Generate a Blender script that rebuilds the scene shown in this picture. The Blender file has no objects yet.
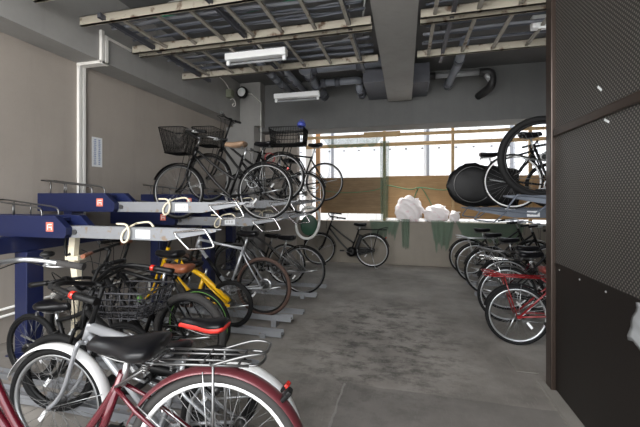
import bpy, math, random
from mathutils import Vector, Matrix
random.seed(7)
SC = bpy.context.scene
COL = SC.collection
PI = math.pi
R = math.radians

# ------------------------------------------------------------------ camera, sky, light, exposure
TH = math.atan(85 / 340)
cam_data = bpy.data.cameras.new('camera')
cam_data.sensor_width = 36
cam_data.lens = 36 * 340 / 640
cam_data.shift_y = -16.5 / 640
cam_data.clip_start = 0.02
cam = bpy.data.objects.new('camera', cam_data)
COL.objects.link(cam)
cam.location = (0, 0, 1.45)
cam.rotation_euler = (PI / 2, 0, TH)
SC.camera = cam

world = bpy.data.worlds.new('overcast_sky')
SC.world = world
world.use_nodes = True
wn = world.node_tree
bg = wn.nodes['Background']
bg.inputs[0].default_value = (0.90, 0.95, 1.0, 1)
bg.inputs[1].default_value = 3.3

def area(name, loc, rot, sx, sy, power, color):
    l = bpy.data.lights.new(name, 'AREA')
    l.shape = 'RECTANGLE'; l.size = sx; l.size_y = sy; l.energy = power; l.color = color
    o = bpy.data.objects.new(name, l); COL.objects.link(o)
    o.location = loc; o.rotation_euler = rot
    return o
# daylight falling in through the open front of the building, behind the camera
area('entrance_daylight', (-1.6, -2.0, 3.0), (R(68), 0, R(-6)), 5.0, 1.8, 170, (1.0, 0.955, 0.90))

sun_data = bpy.data.lights.new('sun', 'SUN')
sun_data.energy = 7.0; sun_data.angle = R(2); sun_data.color = (1, 0.97, 0.92)
sun = bpy.data.objects.new('sun', sun_data); COL.objects.link(sun)
# high sun, shining down into the yard behind the building
sun.rotation_euler = (R(-8), R(-4), 0)

SC.view_settings.view_transform = 'Standard'
SC.view_settings.look = 'None'
SC.view_settings.gamma = 1
SC.view_settings.use_curve_mapping = False
SC.view_settings.exposure = 0.42

# ------------------------------------------------------------------ materials
def lin(c):
    return tuple(((v / 255) / 12.92 if v / 255 <= 0.04045 else ((v / 255 + 0.055) / 1.055) ** 2.4) for v in c)

MATS = {}
def mat(name, rgb, rough=0.5, metal=0.0, var=0.12, scale=6.0, rust=None, rust_amt=0.0, bump=0.0, coat=0.0, emit=0.0):
    """principled material, colour broken up by noise; rust = second colour in blotches"""
    if name in MATS: return MATS[name]
    m = bpy.data.materials.new(name); m.use_nodes = True
    nt = m.node_tree; N = nt.nodes; L = nt.links
    b = N['Principled BSDF']
    b.inputs['Roughness'].default_value = rough
    b.inputs['Metallic'].default_value = metal
    if max(rgb) < 34: b.inputs['Specular IOR Level'].default_value = 0.28
    if coat: b.inputs['Coat Weight'].default_value = coat
    c = lin(rgb)
    tc = N.new('ShaderNodeTexCoord')
    nz = N.new('ShaderNodeTexNoise'); nz.inputs['Scale'].default_value = scale; nz.inputs['Detail'].default_value = 5
    L.new(tc.outputs['Object'], nz.inputs['Vector'])
    mx = N.new('ShaderNodeMix'); mx.data_type = 'RGBA'
    mx.inputs[6].default_value = tuple(v * (1 - var) for v in c) + (1,)
    mx.inputs[7].default_value = tuple(min(1, v * (1 + var)) for v in c) + (1,)
    L.new(nz.outputs['Fac'], mx.inputs[0])
    out = mx.outputs[2]
    if rust:
        n2 = N.new('ShaderNodeTexNoise'); n2.inputs['Scale'].default_value = scale * 1.7; n2.inputs['Detail'].default_value = 8
        L.new(tc.outputs['Object'], n2.inputs['Vector'])
        rp = N.new('ShaderNodeValToRGB')
        rp.color_ramp.elements[0].position = 0.62 - rust_amt * 0.3
        rp.color_ramp.elements[1].position = 0.72 - rust_amt * 0.3
        L.new(n2.outputs['Fac'], rp.inputs[0])
        m2 = N.new('ShaderNodeMix'); m2.data_type = 'RGBA'
        L.new(rp.outputs['Color'], m2.inputs[0]); L.new(out, m2.inputs[6])
        m2.inputs[7].default_value = lin(rust) + (1,)
        out = m2.outputs[2]
    L.new(out, b.inputs['Base Color'])
    if bump:
        bp = N.new('ShaderNodeBump'); bp.inputs['Strength'].default_value = bump; bp.inputs['Distance'].default_value = 0.01
        n3 = N.new('ShaderNodeTexNoise'); n3.inputs['Scale'].default_value = scale * 8; n3.inputs['Detail'].default_value = 6
        L.new(tc.outputs['Object'], n3.inputs['Vector']); L.new(n3.outputs['Fac'], bp.inputs['Height'])
        L.new(bp.outputs['Normal'], b.inputs['Normal'])
    MATS[name] = m
    return m

def node_mat(name):
    m = bpy.data.materials.new(name); m.use_nodes = True
    MATS[name] = m
    return m, m.node_tree.nodes, m.node_tree.links, m.node_tree.nodes['Principled BSDF']

def math_node(N, L, op, a, b=None, c=None):
    n = N.new('ShaderNodeMath'); n.operation = op
    for i, v in enumerate((a, b, c)):
        if v is None: continue
        if isinstance(v, (int, float)): n.inputs[i].default_value = v
        else: L.new(v, n.inputs[i])
    return n.outputs[0]

def mix_col(N, L, fac, a, b):
    n = N.new('ShaderNodeMix'); n.data_type = 'RGBA'
    for i, v in ((0, fac), (6, a), (7, b)):
        if isinstance(v, (int, float)): n.inputs[i].default_value = v
        elif isinstance(v, tuple): n.inputs[i].default_value = v + (1,)
        else: L.new(v, n.inputs[i])
    return n.outputs[2]

def ramp(N, L, v, p0, p1):
    r = N.new('ShaderNodeValToRGB')
    r.color_ramp.elements[0].position = p0; r.color_ramp.elements[1].position = p1
    L.new(v, r.inputs[0]); return r.outputs['Color']

def noise(N, L, vec, scale, detail=6, rough=0.6):
    n = N.new('ShaderNodeTexNoise'); n.inputs['Scale'].default_value = scale
    n.inputs['Detail'].default_value = detail; n.inputs['Roughness'].default_value = rough
    L.new(vec, n.inputs['Vector']); return n.outputs['Fac']

def concrete_floor():
    m, N, L, b = node_mat('concrete_floor')
    tc = N.new('ShaderNodeTexCoord'); v = tc.outputs['Object']
    big = ramp(N, L, noise(N, L, v, 0.9, 8, 0.65), 0.38, 0.66)
    col = mix_col(N, L, big, lin((112, 108, 103)), lin((158, 153, 147)))
    st = N.new('ShaderNodeMapping'); st.inputs['Scale'].default_value = (1, 1.6, 1); L.new(v, st.inputs['Vector'])
    stain = ramp(N, L, noise(N, L, st.outputs[0], 4.6, 12, 0.78), 0.47, 0.60)
    sx = N.new('ShaderNodeSeparateXYZ'); L.new(v, sx.inputs[0])
    # worn, scuffed area in the middle of the aisle
    dx = math_node(N, L, 'MULTIPLY', math_node(N, L, 'ADD', sx.outputs[0], 0.25), 0.95)
    dy = math_node(N, L, 'MULTIPLY', math_node(N, L, 'SUBTRACT', sx.outputs[1], 3.6), 0.6)
    d2 = math_node(N, L, 'ADD', math_node(N, L, 'MULTIPLY', dx, dx), math_node(N, L, 'MULTIPLY', dy, dy))
    worn = ramp(N, L, math_node(N, L, 'SUBTRACT', 1.0, d2), 0.0, 0.9)
    sfac = math_node(N, L, 'MULTIPLY', math_node(N, L, 'MULTIPLY', stain, worn), 0.9)
    col = mix_col(N, L, sfac, col, lin((58, 55, 52)))
    # fine scratches
    mp = N.new('ShaderNodeMapping'); mp.inputs['Scale'].default_value = (18, 2.2, 1); mp.inputs['Rotation'].default_value = (0, 0, R(14)); L.new(v, mp.inputs['Vector'])
    scr = ramp(N, L, noise(N, L, mp.outputs[0], 4, 6, 0.7), 0.56, 0.70)
    col = mix_col(N, L, math_node(N, L, 'MULTIPLY', scr, 0.5), col, lin((150, 146, 142)))
    # newer, darker repair slab
    wob = math_node(N, L, 'MULTIPLY', math_node(N, L, 'SUBTRACT', noise(N, L, v, 7), 0.5), 0.05)
    inx = math_node(N, L, 'GREATER_THAN', math_node(N, L, 'ADD', sx.outputs[0], wob), -0.46)
    iny = math_node(N, L, 'LESS_THAN', math_node(N, L, 'ADD', sx.outputs[1], wob), 2.62)
    patch = math_node(N, L, 'MULTIPLY', inx, iny)
    col = mix_col(N, L, math_node(N, L, 'MULTIPLY', patch, 0.45), col, lin((92, 89, 87)))
    # expansion joint lines
    j1 = math_node(N, L, 'LESS_THAN', math_node(N, L, 'ABSOLUTE', math_node(N, L, 'SUBTRACT', math_node(N, L, 'ADD', sx.outputs[1], wob), 6.15)), 0.012)
    j2 = math_node(N, L, 'LESS_THAN', math_node(N, L, 'ABSOLUTE', math_node(N, L, 'SUBTRACT', math_node(N, L, 'ADD', sx.outputs[0], wob), -0.46)), 0.008)
    j2 = math_node(N, L, 'MULTIPLY', j2, math_node(N, L, 'LESS_THAN', sx.outputs[1], 2.62))
    col = mix_col(N, L, math_node(N, L, 'MULTIPLY', math_node(N, L, 'MAXIMUM', j1, j2), 0.6), col, lin((150, 147, 143)))
    L.new(col, b.inputs['Base Color'])
    b.inputs['Roughness'].default_value = 0.62
    bp = N.new('ShaderNodeBump'); bp.inputs['Strength'].default_value = 0.25; bp.inputs['Distance'].default_value = 0.008
    L.new(noise(N, L, v, 30, 8), bp.inputs['Height']); L.new(bp.outputs[0], b.inputs['Normal'])
    return m

def concrete(name, rgb, var=0.10, streak=True):
    m, N, L, b = node_mat(name)
    tc = N.new('ShaderNodeTexCoord'); v = tc.outputs['Object']
    c = lin(rgb)
    col = mix_col(N, L, ramp(N, L, noise(N, L, v, 1.3, 8, 0.65), 0.3, 0.7), tuple(k * (1 - var) for k in c), tuple(k * (1 + var) for k in c))
    if streak:
        mp = N.new('ShaderNodeMapping'); mp.inputs['Scale'].default_value = (2.2, 2.2, 0.25); L.new(v, mp.inputs['Vector'])
        s = ramp(N, L, noise(N, L, mp.outputs[0], 2.0, 7, 0.7), 0.52, 0.78)
        col = mix_col(N, L, math_node(N, L, 'MULTIPLY', s, 0.30), col, tuple(k * 0.62 for k in c))
    sp = ramp(N, L, noise(N, L, v, 60, 3), 0.60, 0.72)
    col = mix_col(N, L, math_node(N, L, 'MULTIPLY', sp, 0.15), col, tuple(k * 0.6 for k in c))
    L.new(col, b.inputs['Base Color']); b.inputs['Roughness'].default_value = 0.85
    bp = N.new('ShaderNodeBump'); bp.inputs['Strength'].default_value = 0.15; bp.inputs['Distance'].default_value = 0.006
    L.new(noise(N, L, v, 45, 8), bp.inputs['Height']); L.new(bp.outputs[0], b.inputs['Normal'])
    return m

def perforated():
    """dark brown sheet with staggered rows of small punched holes (Y-Z plane)"""
    m, N, L, b = node_mat('perforated_brown_sheet')
    tc = N.new('ShaderNodeTexCoord'); sx = N.new('ShaderNodeSeparateXYZ'); L.new(tc.outputs['Object'], sx.inputs[0])
    p = 0.027
    y = math_node(N, L, 'DIVIDE', sx.outputs[1], p)
    z = math_node(N, L, 'DIVIDE', sx.outputs[2], p)
    def cell(oy, oz):
        fy = math_node(N, L, 'SUBTRACT', math_node(N, L, 'FRACT', math_node(N, L, 'ADD', y, oy)), 0.5)
        fz = math_node(N, L, 'SUBTRACT', math_node(N, L, 'FRACT', math_node(N, L, 'ADD', z, oz)), 0.5)
        d = math_node(N, L, 'SQRT', math_node(N, L, 'ADD', math_node(N, L, 'MULTIPLY', fy, fy), math_node(N, L, 'MULTIPLY', fz, fz)))
        return math_node(N, L, 'LESS_THAN', d, 0.21)
    dots = math_node(N, L, 'MAXIMUM', cell(0, 0), cell(0.5, 0.5))
    wear = noise(N, L, tc.outputs['Object'], 1.2, 6)
    base = mix_col(N, L, wear, lin((30, 29, 28)), lin((40, 38, 36)))
    col = mix_col(N, L, dots, base, lin((112, 108, 103)))
    L.new(col, b.inputs['Base Color'])
    b.inputs['Roughness'].default_value = 0.45; b.inputs['Metallic'].default_value = 0.1
    bp = N.new('ShaderNodeBump'); bp.inputs['Strength'].default_value = 0.4; bp.inputs['Distance'].default_value = 0.003
    L.new(dots, bp.inputs['Height']); L.new(bp.outputs[0], b.inputs['Normal'])
    return m

def plywood(name, a, c):
    m, N, L, b = node_mat(name)
    tc = N.new('ShaderNodeTexCoord')
    mp = N.new('ShaderNodeMapping'); mp.inputs['Scale'].default_value = (1.5, 1.5, 14); L.new(tc.outputs['Object'], mp.inputs['Vector'])
    g = ramp(N, L, noise(N, L, mp.outputs[0], 2.5, 6, 0.6), 0.3, 0.7)
    col = mix_col(N, L, g, lin(a), lin(c))
    bl = ramp(N, L, noise(N, L, tc.outputs['Object'], 1.6, 4), 0.45, 0.7)
    col = mix_col(N, L, math_node(N, L, 'MULTIPLY', bl, 0.35), col, tuple(k * 0.6 for k in lin(a)))
    L.new(col, b.inputs['Base Color']); b.inputs['Roughness'].default_value = 0.7
    return m

def net_material():
    """loose green netting: open mesh of threads (real gaps through alpha)"""
    m, N, L, b = node_mat('green_netting')
    b.inputs['Base Color'].default_value = lin((88, 116, 96)) + (1,)
    b.inputs['Roughness'].default_value = 0.7
    tc = N.new('ShaderNodeTexCoord'); sx = N.new('ShaderNodeSeparateXYZ'); L.new(tc.outputs['Object'], sx.inputs[0])
    def th(o):
        f = math_node(N, L, 'FRACT', math_node(N, L, 'MULTIPLY', o, 70.0))
        return math_node(N, L, 'LESS_THAN', f, 0.34)
    a = math_node(N, L, 'MAXIMUM', th(sx.outputs[0]), th(sx.outputs[2]))
    L.new(a, b.inputs['Alpha'])
    return m

def bag_material():
    m, N, L, b = node_mat('white_plastic_bag')
    tc = N.new('ShaderNodeTexCoord')
    n = ramp(N, L, noise(N, L, tc.outputs['Object'], 9, 5), 0.58, 0.72)
    col = mix_col(N, L, math_node(N, L, 'MULTIPLY', n, 0.6), lin((246, 243, 244)), lin((222, 168, 180)))
    L.new(col, b.inputs['Base Color']); b.inputs['Roughness'].default_value = 0.35
    tr = N.new('ShaderNodeBsdfTranslucent'); L.new(col, tr.inputs['Color'])
    mx = N.new('ShaderNodeMixShader'); mx.inputs[0].default_value = 0.32
    L.new(b.outputs[0], mx.inputs[1]); L.new(tr.outputs[0], mx.inputs[2])
    L.new(mx.outputs[0], N['Material Output'].inputs['Surface'])
    return m

M = dict(
    floor=concrete_floor(),
    wall=concrete('painted_concrete_wall', (158, 150, 142), 0.06),
    beam=concrete('concrete_beam', (148, 147, 145), 0.10),
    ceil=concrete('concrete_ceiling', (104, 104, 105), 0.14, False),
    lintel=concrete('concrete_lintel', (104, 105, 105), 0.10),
    parapet=concrete('concrete_parapet', (138, 131, 121), 0.10),
    perf=perforated(),
    brownm=mat('dark_brown_sheet', (30, 26, 24), 0.38, 0.1, 0.15, 2),
    brownt=mat('brown_frame_metal', (62, 52, 46), 0.30, 0.4, 0.1, 3),
    curb=mat('pale_concrete', (128, 124, 118), 0.85, 0, 0.2, 5),
    navy=mat('navy_painted_steel', (22, 31, 70), 0.38, 0.1, 0.12, 3, coat=0.2),
    galv=mat('galvanised_steel', (138, 140, 144), 0.5, 0.3, 0.10, 9, (134, 118, 102), 0.04),
    bgray=mat('blue_grey_steel', (86, 92, 102), 0.45, 0.3, 0.10, 9),
    chrome=mat('chrome', (205, 205, 205), 0.18, 1.0, 0.05, 5),
    alu=mat('aluminium', (190, 192, 194), 0.30, 0.85, 0.05, 9),
    steel=mat('dull_steel', (120, 120, 120), 0.35, 0.9, 0.1, 12),
    cream=mat('cream_paint', (226, 216, 192), 0.5, 0, 0.08, 5),
    rubber=mat('black_rubber', (15, 15, 16), 0.75, 0, 0.2, 20),
    grubber=mat('worn_grey_rubber', (50, 48, 47), 0.85, 0, 0.2, 20),
    brubber=mat('brown_rubber', (66, 48, 40), 0.8, 0, 0.2, 20),
    wrubber=mat('white_rubber', (215, 215, 212), 0.6, 0, 0.06, 20),
    black=mat('black_gloss_paint', (10, 10, 12), 0.3, 0, 0.1, 6, coat=0.2),
    mblack=mat('matt_black', (14, 14, 15), 0.5, 0, 0.1, 6),
    wire=mat('dark_grey_wire', (62, 62, 66), 0.4, 0.3, 0.1, 8),
    plastic=mat('black_plastic', (13, 13, 14), 0.45, 0, 0.1, 8),
    maroon=mat('maroon_gloss_paint', (84, 14, 28), 0.22, 0.2, 0.08, 6, coat=0.7),
    maroonf=mat('dull_maroon_paint', (98, 44, 50), 0.35, 0.2, 0.08, 6, coat=0.3),
    red=mat('red_paint', (122, 16, 20), 0.28, 0, 0.08, 6, coat=0.5),
    redsad=mat('red_vinyl', (226, 62, 54), 0.45, 0, 0.05, 6),
    silver=mat('silver_paint', (168, 170, 174), 0.3, 0.4, 0.05, 6, coat=0.4),
    white=mat('white_paint', (228, 228, 228), 0.35, 0, 0.05, 6),
    yellow=mat('yellow_paint', (244, 190, 18), 0.32, 0, 0.05, 6, coat=0.4),
    green=mat('green_paint', (96, 150, 66), 0.4, 0, 0.05, 6),
    dgreen=mat('dark_green_paint', (40, 74, 56), 0.35, 0, 0.05, 6),
    vinyl=mat('black_vinyl', (15, 15, 18), 0.35, 0, 0.1, 12, coat=0.1),
    leather=mat('brown_leather', (128, 74, 48), 0.42, 0, 0.15, 12),
    tan=mat('tan_leather', (140, 114, 92), 0.5, 0, 0.15, 12),
    oxred=mat('dull_red_vinyl', (112, 52, 46), 0.5, 0, 0.12, 8),
    orange=mat('orange_sticker', (222, 118, 98), 0.5, 0, 0.04, 6),
    paper=mat('white_paper', (226, 228, 230), 0.7, 0, 0.04, 6),
    inkblue=mat('blue_ink', (80, 110, 170), 0.7, 0, 0.04, 6),
    inkgrey=mat('grey_ink', (188, 188, 190), 0.7, 0, 0.04, 6),
    redlens=mat('red_reflector', (206, 40, 26), 0.2, 0, 0.05, 6, coat=0.8),
    orlens=mat('amber_reflector', (236, 120, 30), 0.2, 0, 0.05, 6, coat=0.8),
    wlens=mat('white_reflector', (236, 236, 236), 0.2, 0, 0.04, 6, coat=0.8),
    rail=mat('cream_rusty_ladder_paint', (178, 172, 158), 0.6, 0.1, 0.10, 5, (104, 84, 68), 0.16),
    rung=mat('dusty_ladder_paint', (160, 156, 147), 0.6, 0.1, 0.12, 5, (108, 92, 78), 0.12),
    strut=mat('grey_strut_steel', (98, 100, 108), 0.5, 0.4, 0.15, 8),
    cabled=mat('dark_cable_sheath', (92, 97, 108), 0.4, 0, 0.2, 6),
    cableg=mat('grey_cable_sheath', (140, 144, 154), 0.5, 0, 0.2, 6),
    cablew=mat('pale_cable_sheath', (178, 178, 178), 0.5, 0, 0.1, 6),
    cablegreen=mat('green_cable_sheath', (40, 140, 104), 0.5, 0, 0.1, 6),
    pvc=mat('grey_pipe', (136, 141, 152), 0.4, 0, 0.12, 4),
    pvcd=mat('dark_grey_pipe_band', (88, 91, 100), 0.45, 0, 0.12, 4),
    insul=mat('black_pipe_wrap', (38, 38, 40), 0.5, 0, 0.2, 9),
    lampw=mat('white_enamel', (236, 238, 240), 0.3, 0, 0.02, 4),
    tube=mat('unlit_tube_glass', (150, 152, 156), 0.2, 0, 0.03, 4),
    conduit=mat('white_conduit_plastic', (228, 226, 222), 0.45, 0, 0.03, 4),
    olive=mat('grey_green_box', (120, 124, 108), 0.5, 0, 0.05, 4),
    timber=plywood('bare_timber', (166, 138, 98), (196, 168, 126)),
    otimber=plywood('orange_timber', (200, 152, 108), (216, 172, 128)),
    ply=plywood('plywood_sheet', (158, 124, 84), (180, 146, 102)),
    plyd=plywood('brown_weathered_plywood', (116, 94, 66), (138, 114, 84)),
    clad=mat('white_corrugated_cladding', (240, 242, 246), 0.6, 0, 0.02, 2),
    slit=mat('grey_slot', (120, 122, 128), 0.6, 0, 0.02, 2),
    yard=mat('yard_concrete', (215, 213, 209), 0.9, 0, 0.1, 2),
    street=mat('street_paving', (205, 202, 197), 0.9, 0, 0.1, 1),
    bag=bag_material(),
    net=net_material(),
    gnet=mat('green_net_cord', (70, 128, 92), 0.7, 0, 0.1, 9),
    cover=mat('black_bike_cover', (13, 13, 15), 0.5, 0, 0.2, 5, bump=0.3),
    clear=mat('clear_plastic_bag', (150, 152, 154), 0.25, 0, 0.15, 14),
    blueb=mat('blue_plastic', (60, 72, 150), 0.5, 0, 0.05, 4),
)

# ------------------------------------------------------------------ mesh building
class MB:
    def __init__(s): s.v = []; s.f = []; s.s = []
    def add(s, vs, fs, smooth=True):
        o = len(s.v); s.v += [tuple(v) for v in vs]
        s.f += [tuple(i + o for i in f) for f in fs]; s.s += [smooth] * len(fs); return s
    def box(s, c, size, rot=None):
        x, y, z = (k / 2 for k in size)
        vs = [Vector((a * x, b * y, d * z)) for a in (-1, 1) for b in (-1, 1) for d in (-1, 1)]
        if rot is not None:
            mt = rot if isinstance(rot, Matrix) else Matrix.Rotation(rot[2], 3, 'Z') @ Matrix.Rotation(rot[1], 3, 'Y') @ Matrix.Rotation(rot[0], 3, 'X')
            vs = [mt @ v for v in vs]
        c = Vector(c)
        s.add([v + c for v in vs], [(0, 1, 3, 2), (4, 6, 7, 5), (0, 4, 5, 1), (2, 3, 7, 6), (0, 2, 6, 4), (1, 5, 7, 3)], False); return s
    def b(s, x0, x1, y0, y1, z0, z1):
        return s.box(((x0 + x1) / 2, (y0 + y1) / 2, (z0 + z1) / 2), (abs(x1 - x0), abs(y1 - y0), abs(z1 - z0)))
    def prism(s, poly, y0, y1):
        """polygon in x-z, extruded along y"""
        n = len(poly)
        vs = [(x, y0, z) for x, z in poly] + [(x, y1, z) for x, z in poly]
        fs = [tuple(range(n)), tuple(range(2 * n - 1, n - 1, -1))] + [(i, i + n, (i + 1) % n + n, (i + 1) % n) for i in range(n)]
        s.add(vs, fs, False); return s
    def sweep(s, pts, sec, closed=False, up=None, smooth=True, scale=None, flatcap=True):
        """sec: list of (u, w) closed section; frame by parallel transport (or fixed up)"""
        P = [Vector(p) for p in pts]; n = len(P); k = len(sec)
        T = []
        for i in range(n):
            if closed: t = P[(i + 1) % n] - P[i - 1]
            else: t = P[min(i + 1, n - 1)] - P[max(i - 1, 0)]
            T.append(t.normalized() if t.length > 1e-9 else Vector((0, 0, 1)))
        if up is None:
            a = Vector((0, 0, 1)) if abs(T[0].z) < 0.9 else Vector((1, 0, 0))
            u = (a - T[0] * a.dot(T[0])).normalized()
        vs = []
        for i in range(n):
            if up is not None:
                a = Vector(up(i) if callable(up) else up); u = (a - T[i] * a.dot(T[i])).normalized()
            else:
                u = (u - T[i] * u.dot(T[i])).normalized()
            w = T[i].cross(u)
            sc = scale[i] if scale else 1
            for (p, q) in sec: vs.append(P[i] + u * p * sc + w * q * sc)
        fs = []
        for i in range(n if closed else n - 1):
            j = (i + 1) % n
            for a in range(k):
                c = (a + 1) % k
                fs.append((i * k + a, i * k + c, j * k + c, j * k + a))
        s.add(vs, fs, smooth)
        if not closed:
            o = len(s.v) - len(vs)
            s.f += [tuple(o + a for a in range(k - 1, -1, -1)), tuple(o + (n - 1) * k + a for a in range(k))]
            s.s += [False, False]
        return s
    def tube(s, pts, r, n=8, closed=False, scale=None):
        return s.sweep(pts, [(r * math.cos(2 * PI * i / n), r * math.sin(2 * PI * i / n)) for i in range(n)], closed, None, True, scale)
    def lathe_y(s, prof, c=(0, 0, 0), n=32, closed=True):
        """prof: list of (radius, y), revolved round the y axis through c"""
        k = len(prof); vs = []
        for i in range(n):
            a = 2 * PI * i / n
            for (r, y) in prof: vs.append((c[0] + r * math.cos(a), c[1] + y, c[2] + r * math.sin(a)))
        fs = []
        for i in range(n):
            j = (i + 1) % n
            for a in range(k if closed else k - 1):
                b2 = (a + 1) % k
                fs.append((i * k + a, j * k + a, j * k + b2, i * k + b2))
        s.add(vs, fs); return s
    def cyl(s, p0, p1, r, n=12, r2=None):
        return s.tube([p0, p1], r, n, scale=[1, (r2 / r) if r2 else 1])
    def ellipsoid(s, c, rad, n=14, m=8, fn=None):
        vs = []; 
        for i in range(m + 1):
            t = PI * i / m
            for j in range(n):
                p = 2 * PI * j / n
                d = Vector((math.sin(t) * math.cos(p), math.sin(t) * math.sin(p), math.cos(t)))
                q = fn(d) if fn else 1
                vs.append((c[0] + rad[0] * d.x * q, c[1] + rad[1] * d.y * q, c[2] + rad[2] * d.z * q))
        fs = [(i * n + j, (i + 1) * n + j, (i + 1) * n + (j + 1) % n, i * n + (j + 1) % n) for i in range(m) for j in range(n)]
        s.add(vs, fs); return s
    def xform(s, fn):
        s.v = [tuple(fn(Vector(v))) for v in s.v]; return s
    def build(s, name, m, parent=None, bevel=0):
        me = bpy.data.meshes.new(name)
        me.from_pydata(s.v, [], s.f)
        me.polygons.foreach_set('use_smooth', s.s)
        mm = m if isinstance(m, (list, tuple)) else [m]
        for k in mm: me.materials.append(k)
        me.update()
        o = bpy.data.objects.new(name, me); COL.objects.link(o)
        if parent is not None: o.parent = parent
        if bevel:
            bv = o.modifiers.new('bevel', 'BEVEL'); bv.width = bevel; bv.segments = 2; bv.limit_method = 'ANGLE'
        return o

def curve(pts, sub=6, closed=False):
    P = [Vector(p) for p in pts]; n = len(P); out = []
    rng = n if closed else n - 1
    for i in range(rng):
        p0 = P[(i - 1) % n] if closed or i > 0 else P[0] * 2 - P[1]
        p1 = P[i]; p2 = P[(i + 1) % n]
        p3 = P[(i + 2) % n] if closed or i + 2 < n else P[-1] * 2 - P[-2]
        for k in range(sub):
            t = k / sub
            out.append(0.5 * ((2 * p1) + (p2 - p0) * t + (2 * p0 - 5 * p1 + 4 * p2 - p3) * t * t + (3 * p1 - p0 - 3 * p2 + p3) * t ** 3))
    if not closed: out.append(P[-1])
    return out

def tag(o, label=None, cat=None, group=None, kind=None):
    if label: o['label'] = label
    if cat: o['category'] = cat
    if group: o['group'] = group
    if kind: o['kind'] = kind
    return o
def empty(name, loc, rz=0):
    o = bpy.data.objects.new(name, None); COL.objects.link(o)
    o.empty_display_size = 0.1
    o.location = loc; o.rotation_euler = (0, 0, rz); return o
def struct(name, mb, m, label, cat, parent=None):
    o = mb.build(name, m, parent); tag(o, label, cat, None, 'structure'); return o
def copy_tree(o, parent=None):
    c = o.copy(); COL.objects.link(c); c.parent = parent
    for ch in list(o.children): copy_tree(ch, c)
    return c

# ------------------------------------------------------------------ the setting
struct('floor', MB().b(-4.1, 3.3, -1.6, 7.7, -0.12, 0), M['floor'], 'stained grey concrete floor of the bicycle parking area', 'floor')
struct('ground', MB().b(-16, 16, -16, -1.6, -0.12, -0.01), M['street'], 'pale paving outside the open front of the parking area', 'ground')
struct('ground', MB().b(-9, 9, 7.7, 9.6, -0.12, -0.01), M['yard'], 'narrow concrete yard behind the low rear wall', 'ground')
struct('wall_left', MB().b(-4.1, -3.87, -0.9, 7.7, 0, 3.95), M['wall'], 'long painted concrete side wall behind the bike racks', 'wall')
struct('trim_1', MB().b(-3.87, -3.53, -0.9, 7.1, 3.08, 3.95), M['beam'], 'deep concrete edge beam running along the top of the side wall', 'beam')
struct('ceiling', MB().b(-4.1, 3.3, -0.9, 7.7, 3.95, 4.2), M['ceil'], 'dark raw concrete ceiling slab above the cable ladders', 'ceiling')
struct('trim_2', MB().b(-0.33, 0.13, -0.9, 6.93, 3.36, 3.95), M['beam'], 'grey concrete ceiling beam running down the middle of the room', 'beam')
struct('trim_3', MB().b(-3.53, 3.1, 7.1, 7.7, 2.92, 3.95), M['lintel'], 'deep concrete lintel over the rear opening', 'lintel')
struct('wall_back', MB().b(-3.87, -2.42, 7.47, 7.7, 0, 2.92), M['wall'], 'rear concrete wall behind the parked bikes beside the opening', 'wall')
struct('trim_4', MB().b(-3.87, -3.2, 6.85, 7.47, 0, 3.0).b(-3.70, -3.05, 6.85, 7.1, 3.0, 3.95), M['beam'], 'square concrete column in the rear corner', 'column')
struct('trim_5', MB().b(-2.42, 3.1, 7.47, 7.70, 0, 0.92), M['parapet'], 'low bare concrete wall under the rear opening', 'parapet')
struct('wall_far_right', MB().b(3.1, 3.3, -0.9, 7.7, 0, 3.95), M['wall'], 'concrete side wall behind the second row of racks', 'wall')

# dark brown steel screen beside the camera
scr = empty('wall_right', (1.08, 0, 0)); tag(scr, 'tall dark brown screen of perforated metal sheets with a plain lower sheet', 'screen wall', None, 'structure')
MB().b(0, 0.03, -0.9, 2.86, 1.95, 3.95).build('perforated_sheet', M['perf'], scr)
MB().b(0, 0.03, -0.9, 2.86, 0.955, 1.895).build('perforated_sheet', M['perf'], scr)
lowsheet = MB().b(0, 0.03, -0.9, 2.86, 0.03, 0.955).build('plain_sheet', M['brownm'], scr)
MB().b(-0.022, 0.03, -0.9, 2.86, 1.895, 1.95).build('cross_rail', M['brownt'], scr, 0.006)
MB().b(-0.006, 0.0, -0.9, 2.86, 0.945, 0.965).build('seam_strip', M['brownm'], scr)
MB().b(-0.03, 0.06, 2.86, 2.96, 0, 3.95).build('end_post', M['brownt'], scr, 0.008)
rv = MB()
for i in range(12):
    rv.ellipsoid((-0.002, -0.4 + i * 0.29, 0.925), (0.004, 0.007, 0.007), 8, 4)
rv.build('rivet_row', M['alu'], lowsheet)
struct('baseboard_right', MB().b(1.0, 1.11, -0.9, 3.0, 0, 0.02), M['curb'], 'pale concrete strip along the foot of the brown screen', 'kerb')

# outside: white cladding across the yard
cl = empty('wall_outside', (0, 9.4, 0)); tag(cl, 'bright white corrugated wall across the yard behind the building', 'wall', None, 'structure')
pts = []
x = -9.0
prof = []
while x < 9:
    for dx, dy in ((0, 0), (0.13, 0), (0.16, 0.03), (0.20, 0.03), (0.23, 0)): prof.append((x + dx, dy))
    x += 0.26
mbc = MB()
n = len(prof)
mbc.add([(a, b, 0) for a, b in prof] + [(a, b, 5.5) for a, b in prof] + [(a, 0.2, 0) for a, b in prof] + [(a, 0.2, 5.5) for a, b in prof],
        [(i, i + 1, n + i + 1, n + i) for i in range(n - 1)] + [(2 * n + i + 1, 2 * n + i, 3 * n + i, 3 * n + i + 1) for i in range(n - 1)], False)
mbc.build('cladding_sheet', M['clad'], cl)
for xj in (-4.06, -2.02, 0.55, 2.55, 4.6):
    MB().b(xj, xj + 0.07, -0.03, 0.03, 0, 5.5).build('joint_strip', M['slit'], cl)
mbs = MB()
for i in range(24):
    xx = -4.2 + i * 0.42
    mbs.b(xx, xx + 0.05, -0.012, 0.01, 2.72, 2.76)
mbs.build('fixing_row', M['slit'], cl)

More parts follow.
